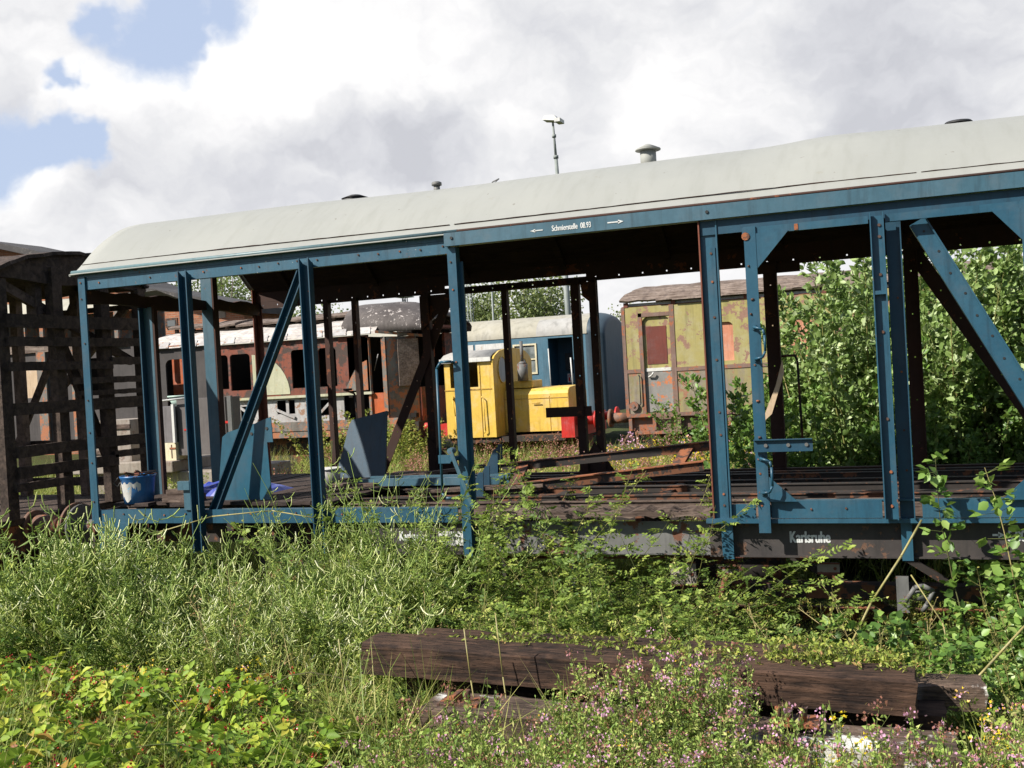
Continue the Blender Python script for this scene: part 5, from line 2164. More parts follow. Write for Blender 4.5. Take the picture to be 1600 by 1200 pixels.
# ================================================================== SLEEPERS, STONE
def sleeper(name, c, L, w, h, yaw, tilt, mat, label, seed):
    """old oak sleeper with rotted, split surface"""
    rs = np.random.RandomState(seed)
    nx_ = 56
    sec = [(-.5, -.5), (-.5, -.2), (-.5, .15), (-.5, .42), (-.42, .5), (-.15, .5), (.1, .5), (.42, .5), (.5, .42), (.5, 0), (.5, -.5), (0, -.5)]
    wv = [rs.uniform(0, 6.28) for _ in range(6)]
    rg = []
    for i in range(nx_ + 1):
        u = i / nx_
        x = (u - .5) * L
        row = []
        for k, (a, bb) in enumerate(sec):
            e = 0
            rot = max(0, math.sin(u * 9 + wv[0]) * math.sin(u * 23 + wv[1])) * .009 * (bb > .3)
            crack = .0015 * math.sin(u * 61 + k * 2.1 + wv[2]) + rs.uniform(-.0022, .0022)
            endr = rs.uniform(-.012, .012) if i in (0, nx_) else 0
            row.append((x + endr, a * w + crack * .6, bb * h - rot * (1 + .5 * math.sin(k * 3 + u * 40)) + crack * .7))
        rg.append(row)
    mb = MB()
    mb.loft(rg, closed=True, capends=True, sm=False)
    o = mb.build(name, mat)
    o.location = c
    o.rotation_euler = (0, tilt, yaw)
    o['label'] = label
    o['category'] = 'sleeper'
    return o


def sl2(p, q, w, h, mat, lab, seed, y_off=0):
    """front top edge given from p to q"""
    p, q = Vector(p), Vector(q)
    d = q - p
    yaw = math.atan2(d.y, d.x)
    tilt = -math.asin(d.z / d.length)
    c = (p + q) / 2 + Vector((-math.sin(yaw), math.cos(yaw), 0)) * w / 2 - Vector((0, 0, h / 2))
    return sleeper('railway_sleeper', c, d.length, w, h, yaw, tilt, mat, lab, seed)


sl2((4.10, -2.60, -.245), (6.86, -2.60, -.305), .25, .165, M['sleeper'], 'long dark brown sleeper on top of the stack, its sawn end showing at right', 1)
sl2((4.25, -2.30, -.29), (6.60, -2.26, -.32), .25, .15, M['sleeper'], 'rotted sleeper lying directly behind the topmost one, weeds over its top', 2)
sl2((4.62, -2.98, -.435), (7.02, -2.96, -.49), .28, .15, M['sleeper_w'], 'white stained sleeper lying in front of and below the topmost one', 3)
sl2((4.75, -3.22, -.56), (7.0, -3.2, -.58), .25, .15, M['sleeper'], 'lowest front sleeper half hidden under oregano flowers', 4)
sl2((5.9, -2.40, -.40), (7.16, -2.25, -.42), .2, .12, M['sleeper_w'], 'short pale ended sleeper poking out at the right end of the stack', 5)
sl2((4.3, -2.48, -.44), (6.98, -2.46, -.49), .4, .2, M['sleeper'], 'shaded sleeper buried in the middle of the stack', 6)

for (x, y, n_) in ((4.78, -2.86, 0), (6.35, -2.84, 1)):
    mb = MB()
    mb.box(x - .09, x + .12, y - .07, y + .07, -.446, -.428)
    mb.box(x - .03, x + .0, y - .06, y + .06, -.428, -.395)
    mb.cyl((x + .05, y - .02, -.43), (x + .055, y - .02, -.37), .016, 8)
    mb.cyl((x - .06, y + .02, -.43), (x - .06, y + .025, -.385), .015, 8)
    tag(mb.build('rail_chair', M['rust'], None, .004), ('rusty rail chair with upright bolts on the white stained sleeper near its left end', 'rusty rail chair among the oregano near the right end of the stack')[n_], 'rail chair')

# stone
mb = MB()
rs = np.random.RandomState(3)
rg = []
for i in range(9):
    ph = -math.pi / 2 + math.pi * i / 8
    rg.append([(4.42 + .14 * math.cos(ph) * math.cos(t) * (1 + .12 * math.sin(3 * t)) + rs.uniform(-.008, .008), -3.98 + .09 * math.cos(ph) * math.sin(t) + rs.uniform(-.008, .008), -.50 + .11 * math.sin(ph) + rs.uniform(-.006, .006)) for t in np.linspace(0, 2 * math.pi, 14, endpoint=False)])
mb.loft(rg, closed=True)
tag(mb.build('stone', worn('pale_stone', (.36, .30, .25), (.30, .25, .21), rust=(.2, .15, .12), amt=.4, sc=3, rough=.9)), 'rounded pale pinkish stone half buried among brambles at the bottom', 'stone')

# ================================================================== PLANT TEMPLATES
def t_grass(n, h0, h1, spread, tint=(.3, .8), w=.006):
    g = Geo()
    P = np.c_[RS.normal(size=(n, 2)) * spread, np.zeros(n)]
    D = unit(np.c_[RS.normal(size=(n, 2)) * .28, np.ones(n)])
    leaves(g, P, D, RS.normal(size=(n, 3)) * [1, 1, .1], RS.uniform(h0, h1, n), w * RS.uniform(.6, 1.4, n), RS.uniform(*tint, n), 'blade', 0, curl=2.2)
    return g.flat()


def t_mignonette(h=.8, n=16):
    """tuft of wiry stalks: feathery grey green leaves below, pale curved pods above. slots: 0 leaf, 1 stem"""
    g = Geo()
    for i in range(n):
        az = RS.uniform(0, 6.28)
        lean = RS.uniform(.05, .55)
        d = np.array([math.cos(az) * lean, math.sin(az) * lean, 1])
        p = curve_pts((RS.normal() * .05, RS.normal() * .05, 0), d, h * RS.uniform(.6, 1.1), 7, .35, .18)
        stems(g, p[:-1], p[1:], .0022, RS.uniform(.1, .6), 2)
        # feathery leaves on the lower 3/4
        m_ = 46
        t = RS.uniform(.05, .85, m_) * 7
        k = np.minimum(t.astype(int), 6)
        c = p[k] + (p[k + 1] - p[k]) * (t - k)[:, None]
        D = rdir(m_, .35)
        leaves(g, c, D, rdir(m_), RS.uniform(.03, .075, m_), RS.uniform(.0035, .007, m_), RS.uniform(.05, .72, m_), 'diamond', 0)
        for rep_ in range(2):
            cc = c + RS.normal(size=c.shape) * .02
            leaves(g, cc, rdir(m_, .4), rdir(m_), RS.uniform(.015, .04, m_), RS.uniform(.004, .008, m_), RS.uniform(.25, .95, m_), 'diamond', 0)
        c2 = c + D * .02
        leaves(g, c2, unit(D + RS.normal(size=D.shape) * .6), rdir(m_), RS.uniform(.02, .05, m_), RS.uniform(.003, .006, m_), RS.uniform(.1, .8, m_), 'diamond', 0)
        # pods on the upper part: sparse, long, curving upwards
        m_ = 11
        t = RS.uniform(.42, 1.0, m_) * 6.99
        k = t.astype(int)
        c = p[k] + (p[k + 1] - p[k]) * (t - k)[:, None]
        D = unit(rdir(m_) * [1, 1, .3] + [0, 0, .25])
        ln = RS.uniform(.018, .034, m_)[:, None]
        tn = RS.uniform(.25, 1.0, m_)
        r_ = .0024
        for seg in range(3):
            e = c + D * ln
            stems(g, c, e, r_ + .0006 * seg, np.clip(tn - .15 + .12 * seg, 0, 1), 2)
            c = e
            D = unit(D + np.array([0, 0, .55]) + RS.normal(size=(m_, 3)) * .15)
    return g.flat()


def pinnate(g, base, d, nrm, L, pairs, lw, ll, tint, kind='oval'):
    """compound leaf: leaflets in pairs along a short stalk"""
    d = unit(np.array(d, float))
    s = unit(np.cross(d, nrm))
    tip = base + d * L
    stems(g, base[None], tip[None], .0011, .4, 1)
    P, D = [], []
    for i in range(pairs):
        c = base + d * L * (.3 + .6 * i / max(pairs - 1, 1))
        for k in (-1, 1):
            P.append(c)
            D.append(d * .45 + s * k)
    P.append(tip)
    D.append(d)
    n = len(P)
    leaves(g, np.array(P), np.array(D), np.array(nrm) + RS.normal(size=(n, 3)) * .25, ll * RS.uniform(.8, 1.15, n), lw * RS.uniform(.8, 1.15, n), np.clip(tint + RS.uniform(-.12, .12, n), 0, 1), kind, 0)


def t_rose(h=.9, canes=9, big=1.0, droop=1.25):
    """dog rose: arching canes with pinnate leaves and little pale hips"""
    g = Geo()
    for i in range(canes):
        az = RS.uniform(0, 6.28)
        d = np.array([math.cos(az) * .55, math.sin(az) * .55, 1])
        L = h * RS.uniform(.75, 1.45)
        p = curve_pts((RS.normal() * .06, RS.normal() * .06, 0), d, L, 9, droop, .3)
        stems(g, p[:-1], p[1:], np.linspace(.005, .002, 9), RS.uniform(.2, .8), 1)
        for t in np.arange(.10, 1.0, .036 / L):
            k = min(int(t * 9), 8)
            c = p[k] + (p[k + 1] - p[k]) * (t * 9 - k)
            a = RS.uniform(0, 6.28)
            dd = unit(np.array([math.cos(a), math.sin(a), RS.uniform(-.1, .7)]))
            pinnate(g, c, dd, unit(np.array([0, 0, 1.]) + RS.normal(size=3) * .4), RS.uniform(.05, .10) * big, 3, .017 * big, .028 * big, RS.uniform(.1, .9))
            if RS.rand() < .25:
                e = c + rdir(1, .6)[0] * .04
                stems(g, c[None], e[None], .001, .5, 1)
                for q_ in range(3):
                    leaves(g, e[None] + RS.normal(size=(1, 3)) * .006, rdir(1), rdir(1), .014, .012, 1.0, 'oval', 0)
    return g.flat()


def t_bramble(r=.4, n=55, h=.28):
    """low bramble mound: three-leaved sprigs held up to the light, berries. slots 0 leaf 1 stem 2 berry"""
    g = Geo()
    for i in range(5):
        az = RS.uniform(0, 6.28)
        p = curve_pts((0, 0, .02), (math.cos(az), math.sin(az), 1.1), r * 1.8, 8, 1.9, .25)
        stems(g, p[:-1], p[1:], .003, RS.uniform(0, .6), 1)
    for i in range(n):
        a = RS.uniform(0, 6.28)
        rr = r * RS.rand() ** .55
        z = h * (1 - (rr / r) ** 2 * .65) * RS.uniform(.45, 1.1) + .03
        c = np.array([math.cos(a) * rr, math.sin(a) * rr, z])
        root = c * [.6, .6, .35]
        stems(g, root[None], c[None], .0014, RS.uniform(.1, .6), 1)
        out = np.array([math.cos(a), math.sin(a), 0]) * .35 + RS.normal(size=3) * .4
        out[2] = RS.uniform(-.15, .25)
        d = unit(out)
        nr = unit(np.array([-.25, -.4, 1.0]) + RS.normal(size=3) * .35)
        s = unit(np.cross(d, nr))
        k = 3 if RS.rand() < .6 else 5
        angs = (-1.1, 0, 1.1) if k == 3 else (-1.9, -.9, 0, .9, 1.9)
        D = np.array([d * math.cos(q_) + s * math.sin(q_) for q_ in angs])
        ll = RS.uniform(.038, .068)
        leaves(g, np.repeat(c[None], k, 0) + D * .006, D, nr + RS.normal(size=(k, 3)) * .15, ll * RS.uniform(.85, 1.1, k), ll * .62, np.clip(RS.uniform(.15, .9) + RS.uniform(-.08, .08, k), 0, .94), 'oval', 0, curl=1.6)
        if RS.rand() < .22:
            cb_ = c + np.array([0, 0, .015]) + RS.normal(size=3) * .02
            m_ = 7
            pp = cb_ + RS.normal(size=(m_, 3)) * .012
            leaves(g, pp, rdir(m_), rdir(m_), .011, .010, RS.uniform(.1, .9, m_), 'oval', 2)
            leaves(g, pp, rdir(m_), rdir(m_), .010, .010, RS.uniform(.1, .9, m_), 'oval', 2)
    # dark lower leaves to fill the mound
    m_ = n * 2
    a = RS.uniform(0, 6.28, m_)
    rr = r * RS.rand(m_) ** .5
    P = np.c_[np.cos(a) * rr, np.sin(a) * rr, RS.uniform(.01, .6 * h, m_)]
    leaves(g, P, rdir(m_, .2), rdir(m_, 1.2), RS.uniform(.03, .055, m_), RS.uniform(.02, .03, m_), RS.uniform(0, .5, m_), 'oval', 0)
    return g.flat()


def t_oregano(h=.55, n=9, fl=.20):
    """wild marjoram: wiry upright stems with flat-topped pink heads. slots 0 leaf 1 stem 2 flower"""
    g = Geo()
    for i in range(n):
        az = RS.uniform(0, 6.28)
        ln = RS.uniform(.02, .3)
        p = curve_pts((RS.normal() * .05, RS.normal() * .05, 0), (math.cos(az) * ln, math.sin(az) * ln, 1), h * RS.uniform(.7, 1.15), 5, .05, .12)
        stems(g, p[:-1], p[1:], .0016, RS.uniform(.25, .6), 1)
        m_ = 60
        t = RS.uniform(.05, .98, m_) * 4.99
        k = t.astype(int)
        c = p[k] + (p[k + 1] - p[k]) * (t - k)[:, None]
        leaves(g, c + rdir(m_) * .008, rdir(m_, .5), rdir(m_, .6), RS.uniform(.012, .028, m_), RS.uniform(.006, .013, m_), RS.uniform(.05, 1, m_), 'diamond', 0)
        # branchlets
        for b_ in range(4):
            t0 = RS.uniform(2.2, 4.4)
            k0 = int(t0)
            c0 = p[k0] + (p[k0 + 1] - p[k0]) * (t0 - k0)
            e = c0 + unit(rdir(1, 1.1)[0]) * RS.uniform(.04, .10)
            stems(g, c0[None], e[None], .001, .4, 1)
            m2 = 5
            leaves(g, c0 + (e - c0) * RS.rand(m2)[:, None], rdir(m2, .5), rdir(m2), .014, .007, RS.uniform(.2, 1, m2), 'diamond', 0)
            _head(g, e, fl)
        _head(g, p[-1], fl)
    return g.flat()


def _head(g, e, fl):
    if RS.rand() > fl:
        return
    kind = RS.rand()
    lo, hi = ((.02, .3) if kind < .6 else (.4, .78))
    m_ = 20
    pp = e + RS.normal(size=(m_, 3)) * [.015, .015, .008]
    leaves(g, pp, rdir(m_, .8), rdir(m_), RS.uniform(.008, .013, m_), RS.uniform(.007, .011, m_), RS.uniform(lo, hi, m_), 'diamond', 2)


def t_yellow(h=.5, n=6):
    """ragwort / St John's wort: yellow heads"""
    g = Geo()
    for i in range(n):
        az = RS.uniform(0, 6.28)
        p = curve_pts((RS.normal() * .04, RS.normal() * .04, 0), (math.cos(az) * .2, math.sin(az) * .2, 1), h * RS.uniform(.7, 1.1), 5, .1, .12)
        stems(g, p[:-1], p[1:], .0018, .4, 1)
        m_ = 26
        t = RS.uniform(.05, .95, m_) * 4.99
        k = t.astype(int)
        c = p[k] + (p[k + 1] - p[k]) * (t - k)[:, None]
        leaves(g, c, rdir(m_, .4), rdir(m_, .6), RS.uniform(.015, .035, m_), RS.uniform(.005, .011, m_), RS.uniform(.1, .8, m_), 'diamond', 0)
        for q_ in range(9):
            e = p[-1] + RS.normal(size=3) * [.025, .025, .010]
            leaves(g, np.repeat(e[None], 4, 0), rdir(4, .7), rdir(4, 1), .011, .009, RS.uniform(.87, 1, 4), 'diamond', 2)
    return g.flat()


def t_broad(h=1.0, canes=6, leaf=.05, tints=(.15, 1), droop=.5, step=.05, kind='oval', tw=.75):
    """leafy shoots with single rounded leaves"""
    g = Geo()
    for i in range(canes):
        az = RS.uniform(0, 6.28)
        L = h * RS.uniform(.6, 1.2)
        n_ = 9
        p = curve_pts((RS.normal() * .08, RS.normal() * .08, 0), (math.cos(az) * .35, math.sin(az) * .35, 1), L, n_, droop, .25)
        stems(g, p[:-1], p[1:], np.linspace(.007, .002, n_) * (h ** .5), RS.uniform(.1, .8), 1)
        T = np.arange(.12, 1.0, step / L)
        for t in T:
            k = min(int(t * n_), n_ - 1)
            c = p[k] + (p[k + 1] - p[k]) * (t * n_ - k)
            for rep in range(3):
                a = RS.uniform(0, 6.28)
                dd = unit(np.array([math.cos(a), math.sin(a), RS.uniform(-.2, .6)]))
                c1 = c + dd * RS.uniform(.015, .10)
                stems(g, c[None], c1[None], .0015, .4, 1)
                m_ = 3
                l_ = leaf * RS.uniform(.7, 1.15, m_)
                leaves(g, np.repeat(c1[None], m_, 0) + RS.normal(size=(m_, 3)) * .012, unit(dd + RS.normal(size=(m_, 3)) * .6), unit(np.array([-.2, -.3, 1.0]) + RS.normal(size=(m_, 3)) * .5), l_, l_ * tw, RS.uniform(*tints, m_), kind, 0)
    return g.flat()


def t_weed(h=.3, n=9):
    """mixed leafy weed tuft"""
    g = Geo()
    for i in range(n):
        az = RS.uniform(0, 6.28)
        p = curve_pts((RS.normal() * .07, RS.normal() * .07, 0), (math.cos(az) * .5, math.sin(az) * .5, 1), h * RS.uniform(.5, 1.2), 4, .4, .2)
        stems(g, p[:-1], p[1:], .0015, RS.uniform(.2, .7), 1)
        m_ = 26
        t = RS.uniform(.0, 1, m_) * 3.99
        k = t.astype(int)
        c = p[k] + (p[k + 1] - p[k]) * (t - k)[:, None]
        l_ = RS.uniform(.015, .042, m_)
        leaves(g, c + rdir(m_) * .012, rdir(m_, .3), unit(np.array([0, 0, 1.]) + RS.normal(size=(m_, 3)) * .6), l_, l_ * RS.uniform(.3, .6, m_), RS.uniform(.0, .95, m_), 'oval' if i % 2 else 'diamond', 0)
    return g.flat()


def rotz(a, s=1.0, t=(0, 0, 0), lean=(0, 0)):
    c, s_ = math.cos(a), math.sin(a)
    m4 = np.eye(4)
    Rz = np.array([[c, -s_, 0], [s_, c, 0], [0, 0, 1]])
    Lx = np.array([[1, 0, lean[0]], [0, 1, lean[1]], [0, 0, 1]])
    m4[:3, :3] = Lx @ Rz * s
    m4[:3, 3] = t
    return m4


def scatter(name, temps, pts, mats, label, cat, smin=.8, smax=1.25, kind='stuff', dz=0.0, lean=.15, dts=.12):
    g = Geo()
    for (x, y) in pts:
        s_ = RS.uniform(smin, smax)
        g.merge(temps[RS.randint(len(temps))], rotz(RS.uniform(0, 6.28), s_, (x, y, float(gh(x, y)) + dz), (RS.normal() * lean, RS.normal() * lean)), RS.uniform(-dts, dts))
    o = g.flat().build(name, mats)
    return tag(o, label, cat, kind=kind)


def area(n, x0, x1, y0, y1, keep=None):
    out = []
    while len(out) < n:
        x, y = RS.uniform(x0, x1), RS.uniform(y0, y1)
        if keep is None or RS.rand() < keep(x, y):
            out.append((x, y))
    return out


def plants(name, temps, pts, mats, labels, cat, group, smin=.8, smax=1.2, zs=None, lean=.1):
    """individual plants, sharing meshes; labels: one string or one per plant"""
    protos = []
    temps = temps[:len(pts)]
    for i, t in enumerate(temps):
        me_o = Geo().merge(t).build(name, mats)
        protos.append(me_o)
    used = [False] * len(temps)
    for i, (x, y) in enumerate(pts):
        k = i % len(temps)
        o = protos[k] if not used[k] else protos[k].copy()
        if used[k]:
            COL.objects.link(o)
        used[k] = True
        s_ = RS.uniform(smin, smax)
        if name == 'mignonette':
            s_ *= 1 + .16 * math.sin(x * 2.6 + y * 1.3) + .10 * math.sin(x * 5.3)
            if x < .6 and y > -1.8:
                s_ *= .74
        o.location = (x, y, float(gh(x, y)) if zs is None else zs)
        o.rotation_euler = (RS.normal() * lean, RS.normal() * lean, RS.uniform(0, 6.28))
        o.scale = (s_, s_, s_ * RS.uniform(.9, 1.1))
        o['label'] = labels if isinstance(labels, str) else labels[i]
        o['category'] = cat
        if group:
            o['group'] = group


SLP = lambda x, y: 0.0 if (3.5 < x < 7.1 and -3.3 < y < -2.0) else 1.0      # keep the stack of sleepers clear

# ---- general cover: grass and small weeds over the bank
gr_t = [t_grass(26, .12, .34, .05) for _ in range(5)]
scatter('grass', gr_t, area(2600, -3, 9.2, -6.0, -.4, SLP), [M['l_grass'], M['stem']], 'green and straw coloured grass growing through the weeds', 'grass')
wd_t = [t_weed(.26, 9) for _ in range(6)]
scatter('weeds', wd_t, area(2300, -3, 9.2, -6.0, -.35, SLP), [M['l_weed'], M['stem']], 'low mixed leafy weeds covering the bank', 'weeds')
# weeds that creep onto the sleepers
scatter('creeping_weeds', [t_weed(.14, 5) for _ in range(4)], area(260, 4.1, 6.8, -2.42, -2.05), [M['l_weed'], M['stem']], 'small weeds rooted on the rotten sleeper tops', 'weeds', dz=.46, smin=.6, smax=1.0)

# ---- mignonette at left
mg = [t_mignonette(.75, 16) for _ in range(5)]


def mig_keep(x, y):
    return 1.0 if y > -2.75 + .12 * (x - 1) and x < 3.7 + .3 * (y + 1) else .1


pm = area(215, -2.6, 3.9, -2.7, -.4, mig_keep)
plants('mignonette', mg, pm, [M['l_mig'], M['stem'], M['pod']], 'tall wiry mignonette plant with pale curved seed pods in the left weed bank', 'plant', 'mignonette plants below the left half of the freight wagon', .9, 1.4)
plants('mignonette', [t_mignonette(1.55, 15), t_mignonette(1.45, 15), t_mignonette(1.6, 14)], [(3.15, -.62), (3.42, -.75), (2.85, -.7), (2.45, -.65), (3.62, -.9), (2.1, -.75), (2.7, -.5), (3.0, -.4), (2.3, -.45), (3.3, -.45), (2.6, -.95), (3.1, -1.0), (1.9, -.6), (2.2, -1.1), (3.4, -1.1), (2.9, -1.3), (3.35, -.55)], [M['l_mig'], M['stem'], M['pod']], 'tallest mignonette reaching up past the blue sill beam', 'plant', 'tall mignonette plants at the blue sill', .95, 1.12)

def t_dead(h=.8, n=5):
    g = Geo()
    for i in range(n):
        p = curve_pts((RS.normal() * .06, RS.normal() * .06, 0), (RS.normal() * .25, RS.normal() * .25, 1), h * RS.uniform(.6, 1.1), 6, .35, .25)
        stems(g, p[:-1], p[1:], .0026, RS.uniform(.75, 1.0), 1)
        m_ = 14
        k = RS.randint(3, 6, m_)
        c = p[k] + (p[k + 1] - p[k]) * RS.rand(m_)[:, None]
        e_ = c + rdir(m_, .8) * RS.uniform(.03, .09, m_)[:, None]
        stems(g, c, e_, .0014, RS.uniform(.6, .95, m_), 1)
        leaves(g, e_, rdir(m_), rdir(m_), .016, .008, RS.uniform(.85, 1, m_), 'diamond', 0)
    return g.flat()


plants('dead_stalks', [t_dead(.85, 5) for _ in range(3)], area(34, -2.2, 3.8, -2.7, -.5) + area(20, 3.8, 8.0, -1.9, -.6), [M['l_weed'], M['stem']], 'bundle of dry straw coloured dead stalks among the green weeds', 'plant', 'dead stalks scattered through the weed bank', .75, 1.2)
plants('nettle', [t_broad(.75, 4, .05, (.2, 1), .3, .06, 'oval', .5) for _ in range(3)], area(24, -2.2, 3.6, -2.7, -.6), [M['l_shrub'], M['stem']], 'upright leafy green weed standing between the mignonette tufts', 'plant', 'leafy weeds among the mignonette', .7, 1.1)

# ---- brambles bottom left
bt = [t_bramble(.42, 60, .28) for _ in range(5)]
pb = area(62, .4, 4.9, -5.0, -2.75, lambda x, y: 1.0 if y < -2.7 - .25 * max(0, x - 3.3) or x < 3.4 else .25)
plants('bramble_bush', bt, pb, [M['l_bram'], M['stem'], M['berry']], 'low bramble mound with rounded yellow green leaves at the lower left', 'bush', 'brambles in the lower left foreground', .75, 1.15, lean=.15)
pb = [(5.0, -3.75), (5.35, -3.9), (4.9, -4.1), (5.15, -3.45), (6.75, -3.75), (7.15, -3.4), (6.4, -3.9), (5.9, -4.0), (7.4, -3.0)]
plants('bramble_bush', bt[:3], pb, [M['l_bram'], M['stem'], M['berry']], 'small bramble clump in front of the stacked sleepers', 'bush', 'brambles in front of the sleepers', .5, .8, lean=.15)

# ---- dog roses in front of the wagon middle
rt = [t_rose(1.0, 10) for _ in range(5)]
pr_ = area(34, 3.6, 5.45, -1.3, -.25) + area(34, 3.7, 7.0, -2.0, -.7, lambda x, y: 1 if x < 5.4 or y < -1.65 else 0)
plants('dog_rose', rt, pr_, [M['l_rose'], M['stem']], 'arching dog rose bush growing up in front of the wagon underframe', 'bush', 'dog roses before the middle of the freight wagon', .75, 1.05, lean=.12)
plants('dog_rose', [t_rose(1.42, 7, 1.15, .55), t_rose(1.3, 6, 1.1, .6), t_rose(1.4, 7, 1.15, .8)], [(3.35, -.30), (5.05, -.25), (5.25, -.35), (3.85, -.28), (4.3, -.25), (5.15, -.22), (3.5, -.55), (4.0, -.6), (4.9, -.6), (4.6, -.5), (3.65, -.2)], [M['l_rose'], M['stem']], 'tall dog rose whose canes climb over the missing sill', 'bush', 'dog roses climbing over the sill', 1.0, 1.14, lean=.06)

# ---- broad leaved shoots at right in front of the wagon
bl = [t_broad(.85, 6, .055) for _ in range(4)]
plants('broadleaf_shrub', bl, area(30, 6.3, 9.3, -1.9, -.3, lambda x, y: 1 if x > 6.95 or y < -1.35 else 0), [M['l_shrub'], M['stem']], 'broad leaved green shrub under the right end of the freight wagon', 'bush', 'broad leaved shrubs at right', .75, 1.05)
plants('broadleaf_shrub', [t_broad(1.62, 5, .075, (.45, 1), .30, .075)], [(7.34, -.34)], [M['l_shrub'], M['stem']], 'tallest broad leaved shoot, its light green leaves reaching above the blue door sill at right', 'bush', None, .92, .95, lean=.02)
plants('broadleaf_shrub', [t_broad(1.5, 4, .070, (.45, 1), .30, .075)], [(7.66, -.45)], [M['l_shrub'], M['stem']], 'light green leafy shoot at the right picture edge beside the tallest one', 'bush', None, 1.0, 1.05, lean=.03)
plants('broadleaf_shrub', [t_broad(.35, 4, .05, (.3, .95))], [(5.1, -1.1), (4.15, -.9), (6.2, -1.5), (4.4, -2.0), (6.9, -1.7)], [M['l_shrub'], M['stem']], 'small bright leaved sapling among the dog roses', 'bush', 'small saplings among the roses', .9, 1.3)

plants('low_rose', [t_rose(.42, 7, .9) for _ in range(3)], area(44, 4.0, 6.9, -2.12, -1.75) + [(3.95, -2.6), (4.15, -2.9), (4.3, -3.1), (3.9, -2.85), (4.45, -2.75)], [M['l_rose'], M['stem']], 'low trailing rose sprig along the back of the sleeper stack', 'bush', 'trailing roses along the sleepers', .7, 1.1)
plants('grass_tuft', [t_grass(40, .3, .6, .05, (.2, .9), .007) for _ in range(3)], [(4.05, -2.75), (3.85, -2.55), (4.2, -2.95), (4.35, -3.15), (4.65, -3.3), (4.85, -3.4), (5.05, -3.35), (5.25, -3.25), (5.5, -3.3), (4.6, -2.75), (5.0, -3.2), (3.7, -2.6), (4.5, -3.0), (4.0, -2.4), (3.8, -2.8)], [M['l_grass'], M['stem']], 'tuft of long green grass at the left end of the sleepers', 'grass tuft', 'grass tufts at the left end of the sleepers', .8, 1.2)

# ---- oregano around and in front of the sleepers
og_t = [t_oregano(.50, 15) for _ in range(6)]


def ore_keep(x, y):
    if y < -3.25:
        return 0.0 if (6.35 < x < 7.3 and y > -3.75) else 1.0
    if y > -2.0:
        return .5 if x > 5.2 else .12
    return 0.0


po = area(150, 5.0, 8.4, -4.6, -1.6, ore_keep)
plants('oregano', og_t, po, [M['l_ore'], M['stem'], M['flower']], 'wild oregano plant with pink and russet flower heads near the sleepers', 'plant', 'wild oregano around the stacked sleepers', .75, 1.15)
plants('oregano', og_t[:3], [(6.4, -2.0), (6.2, -2.0), (5.75, -1.9), (5.9, -3.1), (6.1, -2.8), (6.1, -3.2), (6.0, -2.75)], [M['l_ore'], M['stem'], M['flower']], 'oregano plant growing up between the sleepers', 'plant', 'oregano between the sleepers', .85, 1.2)

# ---- yellow flowering herbs
yt = [t_yellow(.42, 5) for _ in range(3)]
plants('ragwort', yt, [(5.2, -1.7), (5.35, -1.5), (4.9, -1.55), (4.2, -1.95), (2.1, -3.1), (1.4, -2.85), (3.0, -3.0), (3.5, -3.0), (7.2, -2.5), (7.35, -2.75), (7.5, -2.4), (7.1, -3.0), (5.9, -3.7), (3.4, -2.6), (6.6, -3.5), (7.3, -3.3)], [M['l_weed'], M['stem'], M['flower']], 'slender herb topped with small yellow flowers', 'plant', 'yellow flowering herbs in the foreground', .75, 1.1)

# ---- walnut like seedling at the very bottom left
g = Geo()
for (az, L) in ((-.6, .26), (2.6, .28), (1.2, .2), (-2.2, .24), (3.6, .2)):
    p = curve_pts((0, 0, .0), (math.cos(az) * .5, math.sin(az) * .5, 1), L * 1.3, 5, .7, .05)
    stems(g, p[:-1], p[1:], .003, .85, 1)
    for k in range(2, 6):
        for s_ in (-1, 1):
            dd = np.array([math.cos(az + s_ * 1.1), math.sin(az + s_ * 1.1), -.1])
            leaves(g, p[k][None], dd, np.array([-.3, -.5, 1.]), .105, .04, RS.uniform(.75, .97), 'oval', 0, curl=2)
plants('seedling', [g.flat()], [(3.62, -4.42)], [M['l_bram'], M['stem']], 'bronze tipped seedling with long pointed leaves at the bottom left edge', 'plant', None, 1.1, 1.15)
plants('seedling', [g.flat()], [(3.2, -4.2)], [M['l_bram'], M['stem']], 'long leaved seedling just left of the bronze tipped one', 'plant', None, .9, 1.0)

# ---- canes and rods
def cane(name, pts, r, mat, label, cat='cane'):
    mb = MB()
    mb.tube(pts, r, 6)
    tag(mb.build(name, mat), label, cat)


STR = worn('straw_cane', (.42, .36, .13), (.34, .30, .10), rust=(.3, .2, .08), amt=.35, sc=4, rough=.6)
cane('dry_cane', [(6.92, -.75, .12), (6.80, -1.0, -.05), (6.62, -1.05, -.32), (6.47, -1.05, -.62)], .007, STR, 'straight yellow dry cane leaning below the right door sill')
cane('dry_cane', [(7.62, -1.9, -.05), (7.35, -2.0, -.2), (7.2, -2.05, -.36), (7.05, -2.1, -.52)], .006, STR, 'long yellow cane slanting at the far right edge')
cane('dry_cane', [(6.85, -1.2, -.12), (7.0, -1.35, -.35), (7.08, -1.45, -.75)], .004, STR, 'thin pale cane bending right of the rope hook')
cane('dry_cane', [(1.2, -.6, .02), (1.6, -.45, .12), (2.1, -.35, .15), (2.5, -.4, .10)], .005, STR, 'arching pale vine stem trailing along the left blue sill')
cane('rod', [(2.13, -2.8, -.40), (2.32, -2.8, -.56)], .012, M['redbrown'], 'short dark red rod sticking out of the brambles at left', 'rod')
